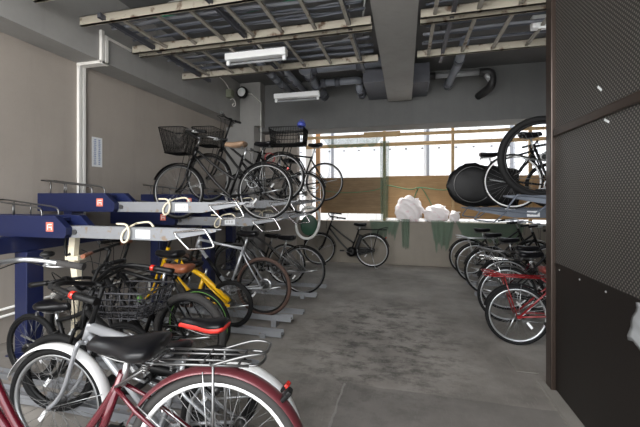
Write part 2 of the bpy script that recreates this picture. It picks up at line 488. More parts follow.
# timber frame and plywood sheets in the rear opening
for i, (x0, w, y, mname, lab) in enumerate((
        (-2.04, 0.10, 7.74, 'otimber', 'orange timber post at the wall end of the rear opening'),
        (-0.48, 0.06, 7.74, 'timber', 'slim timber post in the middle of the rear opening'),
        (0.965, 0.06, 7.74, 'timber', 'slim timber post of the rear opening behind the black bike cover'),
        (2.45, 0.06, 7.74, 'timber', 'slim timber post of the rear opening next to the second side wall'))):
    tag(MB().b(x0, x0 + w, y, y + 0.06, 0.0, 2.93).build('timber_post', M[mname], None, 0.004), lab, 'post', 'timber posts in the rear opening')
tag(MB().b(-2.3, 3.0, 7.66, 7.73, 2.80, 2.86).build('timber_rail', M['timber'], None, 0.004), 'long timber rail across the top of the rear opening', 'rail')
tag(MB().b(-2.3, 3.0, 7.82, 7.86, 2.60, 2.68).build('timber_rail', M['timber'], None, 0.004), 'lower timber batten behind the posts near the top of the opening', 'rail')
tag(MB().b(-0.9, -0.1, 7.64, 7.66, 2.78, 2.90).build('timber_cleat', M['timber'], None, 0.003), 'short timber cleat at the top of the middle post', 'cleat')
g = 'plywood sheets closing the lower opening'
tag(MB().b(-1.94, -0.43, 7.82, 7.84, 1.50, 1.90).build('plywood_sheet', M['plyd']), 'brown plywood sheet, the upper one between the orange and the middle post', 'board', g)
tag(MB().b(-1.94, -0.43, 7.83, 7.85, 1.07, 1.505).build('plywood_sheet', M['plyd']), 'brown plywood sheet, the lower one between the orange and the middle post', 'board', g)
tag(MB().b(-0.42, 1.02, 7.82, 7.84, 0.98, 1.92).build('plywood_sheet', M['ply']), 'large tan plywood sheet behind the white plastic bags', 'board', g)
tag(MB().b(1.03, 2.9, 7.82, 7.84, 0.98, 1.90).build('plywood_sheet', M['ply']), 'tan plywood sheet behind the black covered bicycle', 'board', g)
tag(MB().b(-2.37, -2.18, 7.95, 8.1, 0.0, 3.4).build('downpipe', M['white'], None, 0.03), 'white square downpipe outside the rear opening beside the orange post', 'pipe')

# ------------------------------------------------------------------ wall conduits and notices
cd = empty('wall_conduit', (-3.87, 3.31, 0)); tag(cd, 'white conduit pair climbing the side wall and stepping over the edge beam', 'conduit')
for dy in (0.0, 0.055):
    MB().b(0.0, 0.035, dy - 0.02, dy + 0.02, 0.9, 3.045).b(0.0, 0.375, dy - 0.022, dy + 0.022, 3.045, 3.08).b(0.34, 0.375, dy - 0.022, dy + 0.022, 3.04, 3.44 if dy == 0 else 3.40).build('conduit_run', M['conduit'], cd, 0.004)
MB().b(0.34, 0.365, 0.08, 0.45, 3.375, 3.40).build('conduit_branch', M['conduit'], cd)
wrl = empty('wall_rail', (-3.82, 3.5, 0.28)); tag(wrl, 'low white double rail along the foot of the side wall behind the bikes', 'rail')
for dz in (0.0, 0.07):
    MB().cyl((0, -2.5, dz), (0, 3.2, dz), 0.013, 8).build('rail_tube', M['conduit'], wrl)
for yy in (-2.0, -0.5, 1.0, 2.5):
    MB().b(-0.05, 0.0, yy - 0.02, yy + 0.02, -0.28, 0.09).build('bracket', M['conduit'], wrl)
nt_ = empty('wall_notice', (-3.868, 3.57, 2.03)); tag(nt_, 'narrow white notice with two columns of blue print on the side wall', 'notice')
MB().b(0, 0.004, -0.075, 0.075, -0.19, 0.19).build('notice_sheet', M['paper'], nt_)
for c0, hh in ((-0.032, 0.017), (0.032, 0.015)):
    ink = MB(); zz = 0.165
    while zz > -0.17:
        for q in range(3):
            ink.b(0.004, 0.0055, c0 - 0.022 + random.random() * 0.01, c0 + 0.022 - random.random() * 0.012, zz - q * 0.006, zz - q * 0.006 - 0.0025)
        ink.b(0.004, 0.0055, c0 - 0.002, c0 + 0.002, zz, zz - 0.015)
        zz -= 0.024
    ink.build('print_column', M['inkblue'], nt_)

# paper sheet in a clear bag hung on the screen, scratches of tape
pg = MB()
nx, ny = 6, 8
vs = []
for i in range(nx + 1):
    for j in range(ny + 1):
        vs.append((-0.008 - 0.006 * math.sin(i * 1.1 + j * 0.6) - 0.004 * math.sin(j * 1.7), -0.08 + 0.17 * i / nx + 0.05 * (1 - j / ny) * (1 if i > 3 else 0.2), -0.17 + 0.20 * j / ny - 0.03 * math.sin(i * 0.9)))
fs = [(i * (ny + 1) + j, (i + 1) * (ny + 1) + j, (i + 1) * (ny + 1) + j + 1, i * (ny + 1) + j + 1) for i in range(nx) for j in range(ny)]
pg.add(vs, fs)
pb = pg.build('document_bag', M['clear']); pb.location = (1.064, 1.83, 0.90)
sd = pb.modifiers.new('solid', 'SOLIDIFY'); sd.thickness = 0.002
tag(pb, 'crumpled clear plastic bag hung on the lower brown sheet', 'bag')
for (yy, zz, rr, lab) in ((2.27, 2.07, 0.7, 'pale tape scrap high on the upper perforated sheet'), (1.88, 1.53, -0.4, 'pale tape scrap on the middle perforated sheet'), (2.2, 1.87, 0.5, 'small tape scrap just under the screen cross rail')):
    o = MB().box((0, 0, 0), (0.003, 0.05, 0.012)).build('tape_scrap', M['paper'])
    o.location = (1.0777, yy, zz); o.rotation_euler = (rr, 0, 0); tag(o, lab, 'tape', 'tape scraps on the brown screen')

# painted corner mark on the floor
tag(MB().b(0.90, 0.94, 3.14, 3.42, 0, 0.003).b(0.94, 1.06, 3.14, 3.17, 0, 0.003).build('floor_marking', M['curb']), 'worn white corner line painted on the floor by the red bicycle', 'marking', None, 'structure')

# ------------------------------------------------------------------ ceiling services
def ladder(x0, x1, y0, y1, z, rungs, label, double=False):
    root = empty('cable_ladder', ((x0 + x1) / 2, (y0 + y1) / 2, z)); tag(root, label, 'cable ladder', 'cable ladders under the ceiling')
    ox, oy = (x0 + x1) / 2, (y0 + y1) / 2
    for y in (y0, y1):
        MB().b(x0 - ox, x1 - ox, y - oy - 0.012, y - oy + 0.012, -0.05, 0.05).b(x0 - ox, x1 - ox, y - oy - 0.012, y - oy + 0.022, -0.05, -0.042).b(x0 - ox, x1 - ox, y - oy - 0.012, y - oy + 0.022, 0.042, 0.05).build('rail', M['rail'], root)
    for x in rungs:
        MB().b(x - ox - 0.018, x - ox + 0.018, y0 - oy + 0.012, y1 - oy - 0.012, -0.035, -0.01).build('rung', M['rung'], root)
    return root
LZ = 3.37
ladder(-3.45, -0.36, 2.98, 3.72, LZ, [-2.93, -2.51, -2.12, -1.73, -1.37, -0.98, -0.6], 'rusty cream cable ladder, nearest one between side beam and middle beam')
ladder(-3.45, -0.36, 3.84, 4.74, LZ, [-2.97, -2.55, -2.16, -1.77, -1.41, -1.02, -0.62], 'rusty cream cable ladder, farther one between side beam and middle beam')
ladder(0.16, 1.75, 2.95, 3.72, LZ, [0.30, 0.72, 1.1, 1.5], 'cream cable ladder, nearest one between middle beam and brown screen')
ladder(0.16, 2.4, 3.84, 4.76, LZ, [0.30, 0.72, 1.08, 1.47, 1.9, 2.3], 'cream cable ladder, farther one between middle beam and brown screen')
ladder(-3.45, -0.36, 1.6, 2.5, LZ, [-2.9, -2.5, -2.1, -1.7, -1.3, -0.9], 'rusty cream cable ladder overhead in front of the other ladders')
# steel struts that carry the ladders, hung on rods
for i, (x, y0, y1, lab) in enumerate((
        (-3.12, 2.9, 5.0, 'grey steel strut under the ladder ends beside the edge beam'),
        (-1.84, 1.5, 5.0, 'grey steel strut under the ladders above the nearer tube light'),
        (-0.60, 2.9, 5.2, 'dark steel strut under the ladders close to the middle beam'),
        (0.48, 2.9, 5.05, 'dark steel strut under the ladders past the middle beam'))):
    r_ = empty('steel_strut', (x, y0, 3.365)); tag(r_, lab, 'strut', 'steel struts under the cable ladders')
    MB().b(-0.021, 0.021, 0, y1 - y0, -0.021, 0.021).b(-0.021, -0.012, 0, y1 - y0, -0.03, -0.021).b(0.012, 0.021, 0, y1 - y0, -0.03, -0.021).build('channel', M['strut'], r_)
    for yy in (0.88 - 0.02, y1 - y0 - 0.1):
        if yy < y1 - y0: MB().cyl((0, yy, 0.02), (0, yy, 0.585), 0.006, 6).build('hanger_rod', M['steel'], r_)
# cables on the ladders
def cable(x0, x1, y, z, r, m, label, amp=0.05, group='cables lying on the ceiling ladders'):
    n = max(5, int((x1 - x0) / 0.35)); ph = random.random() * 6
    p = [(x0 + (x1 - x0) * i / n, y + amp * math.sin(ph + i * 0.9) + random.uniform(-0.02, 0.02), z + random.uniform(-0.004, 0.01)) for i in range(n + 1)]
    o = MB().tube(curve(p, 4), r, 6).build('cable', M[m]); tag(o, label, 'cable', group); return o
lab_b = {0: 'dark cable in the bundle on the nearest ladder beside the edge beam', 1: 'dark cable in the bundle on the farther ladder beside the edge beam', 2: 'dark cable in the bundle on the nearest ladder past the middle beam', 3: 'dark cable in the bundle on the farther ladder past the middle beam', 4: 'dark cable in the bundle on the ladder directly overhead'}
for k, (x0, x1, y0, y1, nc) in enumerate(((-3.3, -0.4, 3.06, 3.64, 12), (-3.3, -0.4, 3.94, 4.64, 11), (0.2, 1.7, 3.04, 3.62, 10), (0.2, 2.3, 3.94, 4.6, 8), (-3.3, -0.4, 1.7, 2.4, 9))):
    for i in range(nc):
        y = y0 + (y1 - y0) * (i + 0.5) / nc
        big = random.random()
        cable(x0 + random.uniform(0, .05), x1 - random.uniform(0, .03), y, LZ + 0.02 + 0.008 + (i % 3) * 0.022, 0.011 + 0.012 * big, 'cableg' if (i % 4 == 3) else 'cabled', lab_b[k], 0.02, lab_b[k].replace('dark cable in', 'cables in'))
cable(-2.9, -0.5, 3.3, LZ + 0.105, 0.012, 'cablegreen', 'green cable lying across the dark bundle on the nearest ladder', 0.1)
cable(-2.4, -0.42, 3.05, LZ + 0.11, 0.009, 'cablew', 'thin pale cable on the nearest ladder beside the green cable', 0.03)
cable(-3.2, -0.45, 3.78, LZ + 0.03, 0.010, 'cablew', 'pale cable between the two ladders before the middle beam', 0.01)
tag(MB().tube(curve([(-1.5, 4.66, 3.52), (-0.9, 4.5, 3.53), (-0.62, 4.3, 3.54), (-0.5, 4.1, 3.60), (-0.45, 3.95, 3.75), (-0.44, 3.9, 3.925)]), 0.012, 6).build('cable', M['cablew']), 'pale cable curling up to the ceiling beside the middle beam', 'cable')

# tube lights
def tube_light(x0, x1, y, label):
    xm = (x0 + x1) / 2; L2 = (x1 - x0) / 2
    root = empty('tube_light', (xm, y, 3.28)); tag(root, label, 'light', 'tube lights under the cable ladders')
    MB().prism([(-0.02, 0), (0.02, 0)] and [(-L2, 0.05), (L2, 0.05), (L2, -0.04), (-L2, -0.04)], -0.055, 0.055).build('housing', M['lampw'], root, 0.012)
    for sgn in (-1, 1):
        MB().box((sgn * (L2 - 0.03), 0, -0.07), (0.045, 0.04, 0.055)).build('socket', M['lampw'], root, 0.006)
    MB().cyl((-L2 + 0.05, 0, -0.085), (L2 - 0.05, 0, -0.085), 0.0155, 12).build('tube', M['tube'], root)
    for sx in (-0.6, 0.6):
        MB().cyl((sx * L2, 0, 0.03), (sx * L2, 0, 0.65), 0.004, 6).build('hanger_rod', M['steel'], root)
tube_light(-2.29, -1.45, 4.06, 'white unlit tube light hung nearest, under the cable ladders')
tube_light(-2.32, -1.47, 5.85, 'white unlit tube light hung below the grey drain pipes')

# drain pipes
def pipe(root, pts, r, m='pvc', joints=()):
    MB().tube(pts, r, 14).build('pipe_run', M[m], root)
    for (p, d) in joints:
        p = Vector(p); d = Vector(d).normalized()
        MB().cyl(p - d * 0.05, p + d * 0.05, r * 1.22, 14).build('pipe_socket', M['pvcd'], root)
def elbow_path(pts, rr=0.12):
    P = [Vector(p) for p in pts]; out = [P[0]]
    for i in range(1, len(P) - 1):
        a = (P[i - 1] - P[i]).normalized(); b = (P[i + 1] - P[i]).normalized()
        for t in (0, .25, .5, .75, 1):
            p = P[i] + a * rr * (1 - t) ** 2 + b * rr * t ** 2
            out.append(p)
    out.append(P[-1]); return out
gp = 'drain pipes under the ceiling'
p1 = empty('drain_pipe', (-1.47, 6.0, 3.76)); tag(p1, 'large grey drain pipe turning from the middle beam towards the lintel', 'pipe', gp)
pipe(p1, elbow_path([(1.10, -0.1, 0.0), (-0.28, -0.1, 0.0), (-0.20, 1.12, -0.17)]), 0.085, 'pvc', [((0.7, -0.1, 0), (1, 0, 0)), ((-0.1, -0.1, 0), (1, 0, 0)), ((-0.265, 0.15, -0.035), (0.07, 1, -0.14)), ((-0.235, 0.58, -0.095), (0.07, 1, -0.14)), ((-0.21, 0.95, -0.145), (0.07, 1, -0.14))])
MB().ellipsoid((-0.28, -0.1, 0), (0.125, 0.125, 0.11)).build('pipe_elbow', M['pvc'], p1)
p2 = empty('drain_pipe', (-1.49, 6.5, 3.69)); tag(p2, 'grey drain pipe with two bends running along the lintel', 'pipe', gp)
pipe(p2, elbow_path([(-0.10, 0.0, 0), (0.62, 0.0, 0), (0.62, 0.18, 0), (0.62, 0.18, -0.11), (0.62, 0.61, -0.11)], 0.05), 0.07, 'pvc', [((-0.06, 0, 0), (1, 0, 0)), ((0.22, 0, 0), (1, 0, 0)), ((0.62, 0.3, -0.11), (0, 1, 0)), ((0.62, 0.55, -0.11), (0, 1, 0))])
for k, (x, z, y0, lab) in enumerate(((-2.42, 3.74, 5.45, 'grey drain pipe of many sockets nearest the corner column'), (-2.14, 3.76, 5.45, 'grey drain pipe of many sockets beside the large pipe bend'))):
    pp = empty('drain_pipe', (x, y0, z)); tag(pp, lab, 'pipe', gp)
    pipe(pp, elbow_path([(-0.1, 0, 0.17), (0, 0, 0), (0.03 * k, 0.8, -0.02), (0.06, 1.66, -0.03)], 0.06), 0.065, 'pvc', [((0, 0.25 + 0.28 * i, -0.006 * i), (0, 1, 0)) for i in range(4)])
p5 = empty('drain_pipe', (0.76, 6.6, 3.72)); tag(p5, 'grey drain pipe with a flange coming down to the lintel past the middle beam', 'pipe', gp)
pipe(p5, elbow_path([(0.12, -1.1, 0.1), (0.12, -0.4, 0.0), (0.05, 0.2, -0.10), (0.05, 0.52, -0.10)], 0.1), 0.07, 'pvc', [((0.12, -0.5, 0.02), (0, 1, -0.1)), ((0.05, 0.35, -0.1), (0, 1, 0))])
p6 = empty('refrigerant_pipe', (0.95, 6.72, 3.72)); tag(p6, 'shiny silver wrapped pipe with black bends on the lintel', 'pipe')
pipe(p6, [(-0.42, 0, 0), (0.40, 0, 0)], 0.05, 'silver')
MB().tube(elbow_path([(-0.40, 0, 0), (-0.60, 0, 0), (-0.60, 0.32, -0.12)], 0.1), 0.075, 12).build('black_bend', M['insul'], p6)
MB().tube(elbow_path([(0.36, 0, 0), (0.58, 0, 0), (0.58, 0, -0.26), (0.42, 0.38, -0.33)], 0.1), 0.07, 12).build('black_bend', M['insul'], p6)
MB().cyl((0.44, 0.0, 0.02), (0.57, 0, -0.18), 0.052, 12).build('silver_bend', M['silver'], p6)
duct = MB().b(-0.72, -0.34, 6.0, 7.1, 3.46, 3.80).build('service_duct', M['strut'], None, 0.01); tag(duct, 'dark grey square duct tucked against the middle beam', 'duct')
duct2 = MB().b(0.14, 0.42, 6.2, 7.1, 3.46, 3.80).build('service_duct', M['strut'], None, 0.01); tag(duct2, 'dark grey square duct on the screen side of the middle beam', 'duct')
spk = empty('junction_box', (1.5, 4.30, 3.41)); tag(spk, 'white square junction box hanging on the ladder by the brown screen', 'box')
MB().box((0, 0, 0), (0.24, 0.10, 0.15)).build('body', M['lampw'], spk, 0.015)
MB().box((-0.02, -0.055, -0.06), (0.10, 0.03, 0.07)).build('cover_plate', M['lampw'], spk, 0.008)
MB().cyl((0, 0, 0.07), (0, 0, 0.54), 0.008, 6).build('hanger_rod', M['steel'], spk)
wr = MB().tube([(0.82, 4.80, 3.395), (2.3, 4.80, 3.395)], 0.012, 8).build('thin_conduit', M['conduit']); tag(wr, 'thin white conduit under the far ladder rail beside the junction box', 'conduit')

# emergency lamp on the corner column
em = empty('emergency_lamp', (-3.40, 6.78, 3.70)); tag(em, 'round white spot lamp in a black ring on the corner column', 'lamp')
MB().lathe_y([(0.10, -0.06), (0.125, -0.03), (0.125, 0.02), (0.06, 0.05), (0.0001, 0.05), (0.0001, -0.02), (0.095, -0.03)], (0, -0.08, 0), 24).build('lamp_ring', M['plastic'], em)
MB().ellipsoid((0, -0.12, 0), (0.092, 0.03, 0.092), 20, 10).build('lamp_lens', M['lampw'], em)
MB().cyl((-0.02, -0.04, 0), (-0.02, 0.06, 0), 0.03, 10).build('bracket', M['plastic'], em)
jb = empty('alarm_box', (-3.42, 6.3, 3.46)); tag(jb, 'small grey green box with a cable hung from the edge beam', 'box')
MB().box((-0.05, 0, 0.1), (0.12, 0.14, 0.16)).build('body', M['olive'], jb, 0.01)
MB().tube(curve([(-0.05, 0, -0.02), (0.0, 0.02, 0.0), (0.05, 0.02, -0.06), (0.06, 0.02, -0.13), (0.02, 0.02, -0.16), (-0.01, 0.02, -0.12), (0.03, 0.02, -0.09)]), 0.008, 6).build('loose_wire', M['conduit'], jb)
MB().tube(curve([(-0.05, 0, 0.17), (-0.06, -0.3, 0.3), (-0.07, -1.0, 0.32)]), 0.008, 6).build('feed_cable', M['conduit'], jb)
tag(MB().tube([(-3.03, 6.84, 2.0), (-3.03, 6.84, 3.5), (-3.25, 6.84, 3.7), (-3.48, 6.84, 3.72)], 0.01, 6).build('thin_conduit', M['conduit']), 'thin conduit bending over the corner column', 'conduit')

# ------------------------------------------------------------------ bike racks
def upper_unit(y, low, label, side=-1):
    """one upper level of a two-tier rack: navy housing, long tray with hoop handle.  side -1: from the side wall towards +x; +1 mirrored"""
    top = (1.285 if low else 1.49) if side < 0 else (1.385 if low else 1.555)
    s = -side
    wx = -3.82 if side < 0 else 3.05
    root = empty('rack_unit', (wx, y, 0)); tag(root, label, 'bike rack', 'upper rack units on the side wall' if side < 0 else 'upper rack units behind the brown screen')
    Lh, Lt = (1.0, 2.40) if side < 0 else (0.40, 2.2)
    def X(v): return v * s
    hm, tm = (M['navy'], M['galv']) if side < 0 else (M['navy'], M['bgray'])
    h = MB().prism([(X(0.0), top - 0.19), (X(Lh - 0.02), top - 0.19), (X(Lh), top - 0.16), (X(Lh), top - 0.10), (X(Lh - 0.12), top), (X(0.0), top)], -0.10, -0.045)
    h.prism([(X(0.0), top - 0.19), (X(Lh - 0.02), top - 0.19), (X(Lh), top - 0.16), (X(Lh + 0.10), top - 0.10), (X(Lh - 0.02), top), (X(0.0), top)], 0.045, 0.10)
    h.b(X(0), X(Lh - 0.12), -0.045, 0.045, top - 0.05, top - 0.02)
    hs = h.build('housing', hm, root)
    bt = 1.095 if side < 0 else 1.205
    if top - 0.19 > bt + 0.01:
        bx = X(0.37 if side < 0 else 0.20)
        MB().b(bx - 0.05, bx + 0.05, -0.07, 0.07, bt, top - 0.19).build('riser_bracket', hm, root)
    if side < 0:
        MB().b(X(Lh - 0.22), X(Lh - 0.14), -0.1015, -0.0995, top - 0.135, top - 0.055).build('orange_label', M['orange'], hs)
        e = MB()
        e.b(X(Lh - 0.205), X(Lh - 0.155), -0.1028, -0.1012, top - 0.078, top - 0.070).b(X(Lh - 0.205), X(Lh - 0.197), -0.1028, -0.1012, top - 0.12, top - 0.070)
        e.b(X(Lh - 0.19), X(Lh - 0.158), -0.1028, -0.1012, top - 0.102, top - 0.094).b(X(Lh - 0.163), X(Lh - 0.155), -0.1028, -0.1012, top - 0.12, top - 0.09)
        e.build('label_mark', M['paper'], hs)
    # tray: channel with raised sides that taper at the front
    t0, t1 = Lh - 0.25, Lt
    tt = top - 0.09; tb = tt - 0.10
    tr = MB()
    for ys in (-0.042, 0.036):
        tr.prism([(X(t0), tb), (X(t1 - 0.45), tb), (X(t1 - 0.05), tb + 0.075), (X(t1), tb + 0.085), (X(t1), tt), (X(t0), tt)], ys, ys + 0.006)
    tr.prism([(X(t0), tb), (X(t1 - 0.45), tb), (X(t1 - 0.05), tb + 0.075), (X(t1), tb + 0.085), (X(t1), tb + 0.095), (X(t1 - 0.05), tb + 0.09), (X(t1 - 0.45), tb + 0.02), (X(t0), tb + 0.02)], -0.036, 0.036)
    tr.prism([(X(Lh + 0.02), tt - 0.035), (X(t1 - 0.1), tt - 0.02), (X(t1 - 0.1), tt - 0.026), (X(Lh + 0.02), tt - 0.041)], -0.036, 0.036)
    to = tr.build('tray', tm, root)
    bolt = MB().cyl((X(Lh + 0.03), -0.055, tt - 0.05), (X(Lh + 0.03), -0.04, tt - 0.05), 0.022, 10); bolt.build('pivot_bolt', M['steel'], to)
    MB().b(X(t1 - 0.74), X(t1 - 0.60), -0.044, -0.0425, tb + 0.015, tb + 0.085).build('number_label', M['paper'], to)
    nm = MB()
    for q in range(3): nm.b(X(t1 - 0.72 + q * 0.035), X(t1 - 0.70 + q * 0.035), -0.0446, -0.0438, tb + 0.035, tb + 0.065)
    nm.build('label_print', M['inkgrey'], to)
    # hoop handle
    hp = [(t1 - 0.36, -0.05, tb + 0.06), (t1 - 0.33, -0.05, tb + 0.075), (t1 - 0.11, -0.055, tb + 0.10), (t1 - 0.08, -0.055, tb + 0.09), (t1 - 0.01, -0.065, tb - 0.01), (t1 - 0.03, -0.065, tb - 0.035), (t1 - 0.21, -0.06, tb - 0.055), (t1 - 0.24, -0.06, tb - 0.045)]
    MB().tube(curve([(X(a), b, c) for a, b, c in hp], 5, True), 0.0085, 8, True).build('hoop_handle', M['chrome'] if side < 0 else M['bgray'], to)
    # wheel clip of bent cream rod
    if side < 0:
        x0 = t1 - 0.82
        MB().tube(curve([(X(x0 - 0.10), -0.05, tt + 0.03), (X(x0), -0.06, tt + 0.025), (X(x0 + 0.035), -0.065, tt - 0.03), (X(x0 + 0.02), -0.065, tt - 0.10), (X(x0 - 0.03), -0.06, tt - 0.12), (X(x0 - 0.05), -0.055, tt - 0.08), (X(x0 - 0.02), -0.05, tt - 0.02), (X(x0 + 0.02), 0.0, tt + 0.02), (X(x0 + 0.02), 0.05, tt + 0.03), (X(x0 + 0.12), 0.06, tt + 0.04), (X(x0 + 0.17), 0.06, tt + 0.0)]), 0.009, 8).build('wheel_clip', M['cream'], to)
    # guard hoop on the housing
    gr = MB()
    for ys in (-0.075, 0.075):
        p = [(X(0.02), ys, top + 0.14), (X(0.40), ys, top + 0.10), (X(0.62), ys, top + 0.075), (X(0.69), ys, top + 0.05), (X(0.70), ys, top - 0.01)]
        gr.tube(curve(p, 4), 0.008, 8)
        for xx, zz in ((0.15, 0.125), (0.36, 0.105)): gr.cyl((X(xx), ys, top - 0.01), (X(xx), ys, top + zz), 0.006, 6)
    gr.tube([(X(0.02), -0.075, top + 0.14), (X(0.02), 0.075, top + 0.14)], 0.008, 8)
    gr.build('guard_rail', M['steel'], hs)
    return root
UL = [(2.40, 1, 'navy rack unit with silver tray, lower one nearest along the side wall'),
      (2.90, 0, 'navy rack unit with silver tray, raised one behind the nearest unit'),
      (3.83, 1, 'navy rack unit carrying the black city bike with a front mesh basket'),
      (4.37, 0, 'navy rack unit carrying the dark bike with a rear wire basket'),
      (5.10, 1, 'navy rack unit carrying the black bike below the second tube light'),
      (5.75, 0, 'navy rack unit farthest along the side wall')]
for a in UL: upper_unit(*a)
UR = [(3.30, 0, 'blue grey upper rack tray nearest the brown screen post'),
      (4.70, 1, 'blue grey upper rack tray under the white rimmed wheel'),
      (5.65, 1, 'blue grey upper rack tray under the black covered bicycle')]
for a in UR: upper_unit(*a, side=1)
# long navy beams and posts that carry the upper units
for (x, y0, y1, z, lab) in ((-3.45, 2.1, 6.4, 1.04, 'long navy beam under the upper rack units by the side wall'), (2.85, 3.3, 6.3, 1.15, 'long navy beam under the upper rack units by the second side wall')):
    tag(MB().b(x - 0.06, x + 0.06, y0, y1, z - 0.09, z + 0.055).build('rack_beam', M['navy'], None, 0.006), lab, 'beam', 'navy rack beams')
for (x, y, z, lab) in ((-3.40, 2.42, 0.95, 'navy square rack post nearest along the side wall'), (-3.2, 3.9, 0.95, 'navy square rack post in the middle of the side wall row'), (-2.98, 4.74, 1.3, 'navy square rack post behind the brown tyred mountain bike'), (-3.40, 6.2, 0.95, 'navy square rack post at the far end of the side wall row'), (2.85, 3.5, 1.06, 'navy square rack post behind the brown screen'), (2.85, 6.0, 1.06, 'navy square rack post at the far end behind the brown screen')):
    r_ = empty('rack_post', (x, y, 0)); tag(r_, lab, 'post', 'navy rack posts')
    MB().b(-0.075, 0.075, -0.075, 0.075, 0.012, z).build('post_tube', M['navy'], r_, 0.006)
    MB().b(-0.12, 0.12, -0.12, 0.12, 0.0, 0.012).build('base_plate', M['navy'], r_)
# angled brace of galvanised steel by the first post
cp = empty('rack_strut', (-2.99, 2.55, 0)); tag(cp, 'cream painted curved strut rising from the floor under the nearest silver tray', 'strut')
MB().sweep(curve([(-0.02, 0, 0.0), (-0.01, 0, 0.35), (0.0, 0, 0.62), (-0.02, 0, 0.78), (-0.05, 0, 0.88), (-0.03, 0, 1.09)]), [(-0.035, -0.025), (0.035, -0.025), (0.035, 0.025), (-0.035, 0.025)], up=(1, 0, 0), smooth=False).build('curved_bar', M['cream'], cp)
MB().b(-0.10, 0.05, -0.04, 0.04, 0.86, 0.90).build('top_plate', M['cream'], cp)
MB().tube(curve([(-0.10, -0.02, 1.09), (-0.12, -0.02, 0.98), (-0.09, -0.03, 0.90), (-0.05, -0.03, 0.92)]), 0.012, 8).build('black_hose', M['plastic'], cp)

# floor trays of the lower level
def floor_tray(x0, x1, y, z, label, g):
    r_ = empty('floor_tray', ((x0 + x1) / 2, y, 0)); tag(r_, label, 'tray', g)
    h = (x1 - x0) / 2
    mb = MB().b(-h, h, -0.035, 0.035, z - 0.006, z - 0.001)
    for ys in (-0.039, 0.035): mb.b(-h, h, ys, ys + 0.004, max(0, z - 0.03), z + 0.03)
    mb.build('channel', M['galv'], r_)
    if z > 0.03:
        for xx in (-h + 0.2, h - 0.2): MB().b(xx - 0.03, xx + 0.03, -0.05, 0.05, 0, z - 0.006).build('foot', M['galv'], r_)
LT = [(1.15, 0.1, 'raised floor tray under the maroon city bike'), (1.50, 0.012, 'low floor tray under the silver bike'), (1.80, 0.065, 'floor tray under the bike with red and black saddle'),
      (2.05, 0.012, 'low floor tray under the bike with the wire basket'), (2.38, 0.03, 'low floor tray under the bike with the brown saddle'), (2.68, 0.012, 'floor tray under the bike with the green striped tyre'),
      (3.29, 0.05, 'floor tray under the yellow bike'), (3.59, 0.1, 'raised floor tray under the brown tyred mountain bike'),
      (4.05, 0.012, 'empty low floor tray beyond the mountain bike'), (4.68, 0.06, 'floor tray under the slim silver framed bike'), (5.3, 0.012, 'farthest floor tray by the side wall')]
for y, z, lab in LT: floor_tray(-3.3, -1.22 if y > 2 else -0.6, y, z, lab, 'floor trays along the side wall')

# ------------------------------------------------------------------ bicycles
def saddle_mb(L, w, thick, droop=0.0):
    mb = MB(); st = [(0.0, 0.16, 0.5), (0.06, 0.22, 0.8), (0.2, 0.28, 0.95), (0.4, 0.40, 1), (0.58, 0.72, 1.05), (0.75, 0.98, 1.1), (0.9, 0.98, 1.05), (0.97, 0.84, 0.8), (1.0, 0.6, 0.45)]
    n = 14; vs = []
    for t, ww, th in st:
        x = L * (0.55 - t)
        for i in range(n):
            a = 2 * PI * i / n
            cy, cz = math.cos(a), math.sin(a)
            yy = w * ww * math.copysign(abs(cy) ** 0.8, cy)
            zz = thick * th * (0.5 * cz if cz > 0 else 0.75 * cz) + 0.012 * (t - 0.5) ** 2 * 4 - (0.012 if t < 0.05 else 0)
            vs.append((x, yy, zz))
    m = len(st)
    fs = [(i * n + j, i * n + (j + 1) % n, (i + 1) * n + (j + 1) % n, (i + 1) * n + j) for i in range(m - 1) for j in range(n)]
    fs += [tuple(range(n - 1, -1, -1)), tuple((m - 1) * n + j for j in range(n))]
    mb.add(vs, fs); return mb

def wire_basket(mb, x0, x1, wy, z0, z1, flare=0.03, step=0.035, r=0.0022, rim=0.004, rows=6):
    """open wire basket, wider at the top"""
    def ring(z):
        f = flare * (z - z0) / (z1 - z0)
        a, b, w = x0 - f * 0.5, x1 + f, wy + f
        c = 0.03
        return [(a + c, -w, z), (b - c, -w, z), (b, -w + c, z), (b, w - c, z), (b - c, w, z), (a + c, w, z), (a, w - c, z), (a, -w + c, z)]
    mb.tube(ring(z1), rim, 6, True); mb.tube(ring(z0), rim * 0.8, 6, True)
    for i in range(1, rows): mb.tube(ring(z0 + (z1 - z0) * i / rows), r, 4, True)
    R0, R1 = ring(z0), ring(z1)
    for k in range(8):
        p0, q0, p1, q1 = (Vector(v) for v in (R0[k], R0[(k + 1) % 8], R1[k], R1[(k + 1) % 8]))
        n = max(1, int((q0 - p0).length / step))
        for i in range(n):
            mb.tube([p0.lerp(q0, i / n), p1.lerp(q1, i / n)], r, 4)
    n = int((x1 - x0) / step)
    for i in range(1, n):
        x = x0 + (x1 - x0) * i / n; mb.tube([(x, -wy, z0), (x, wy, z0)], r, 4)
    n = int(2 * wy / step)
    for i in range(1, n):
        y = -wy + 2 * wy * i / n; mb.tube([(x0, y, z0), (x1, y, z0)], r, 4)

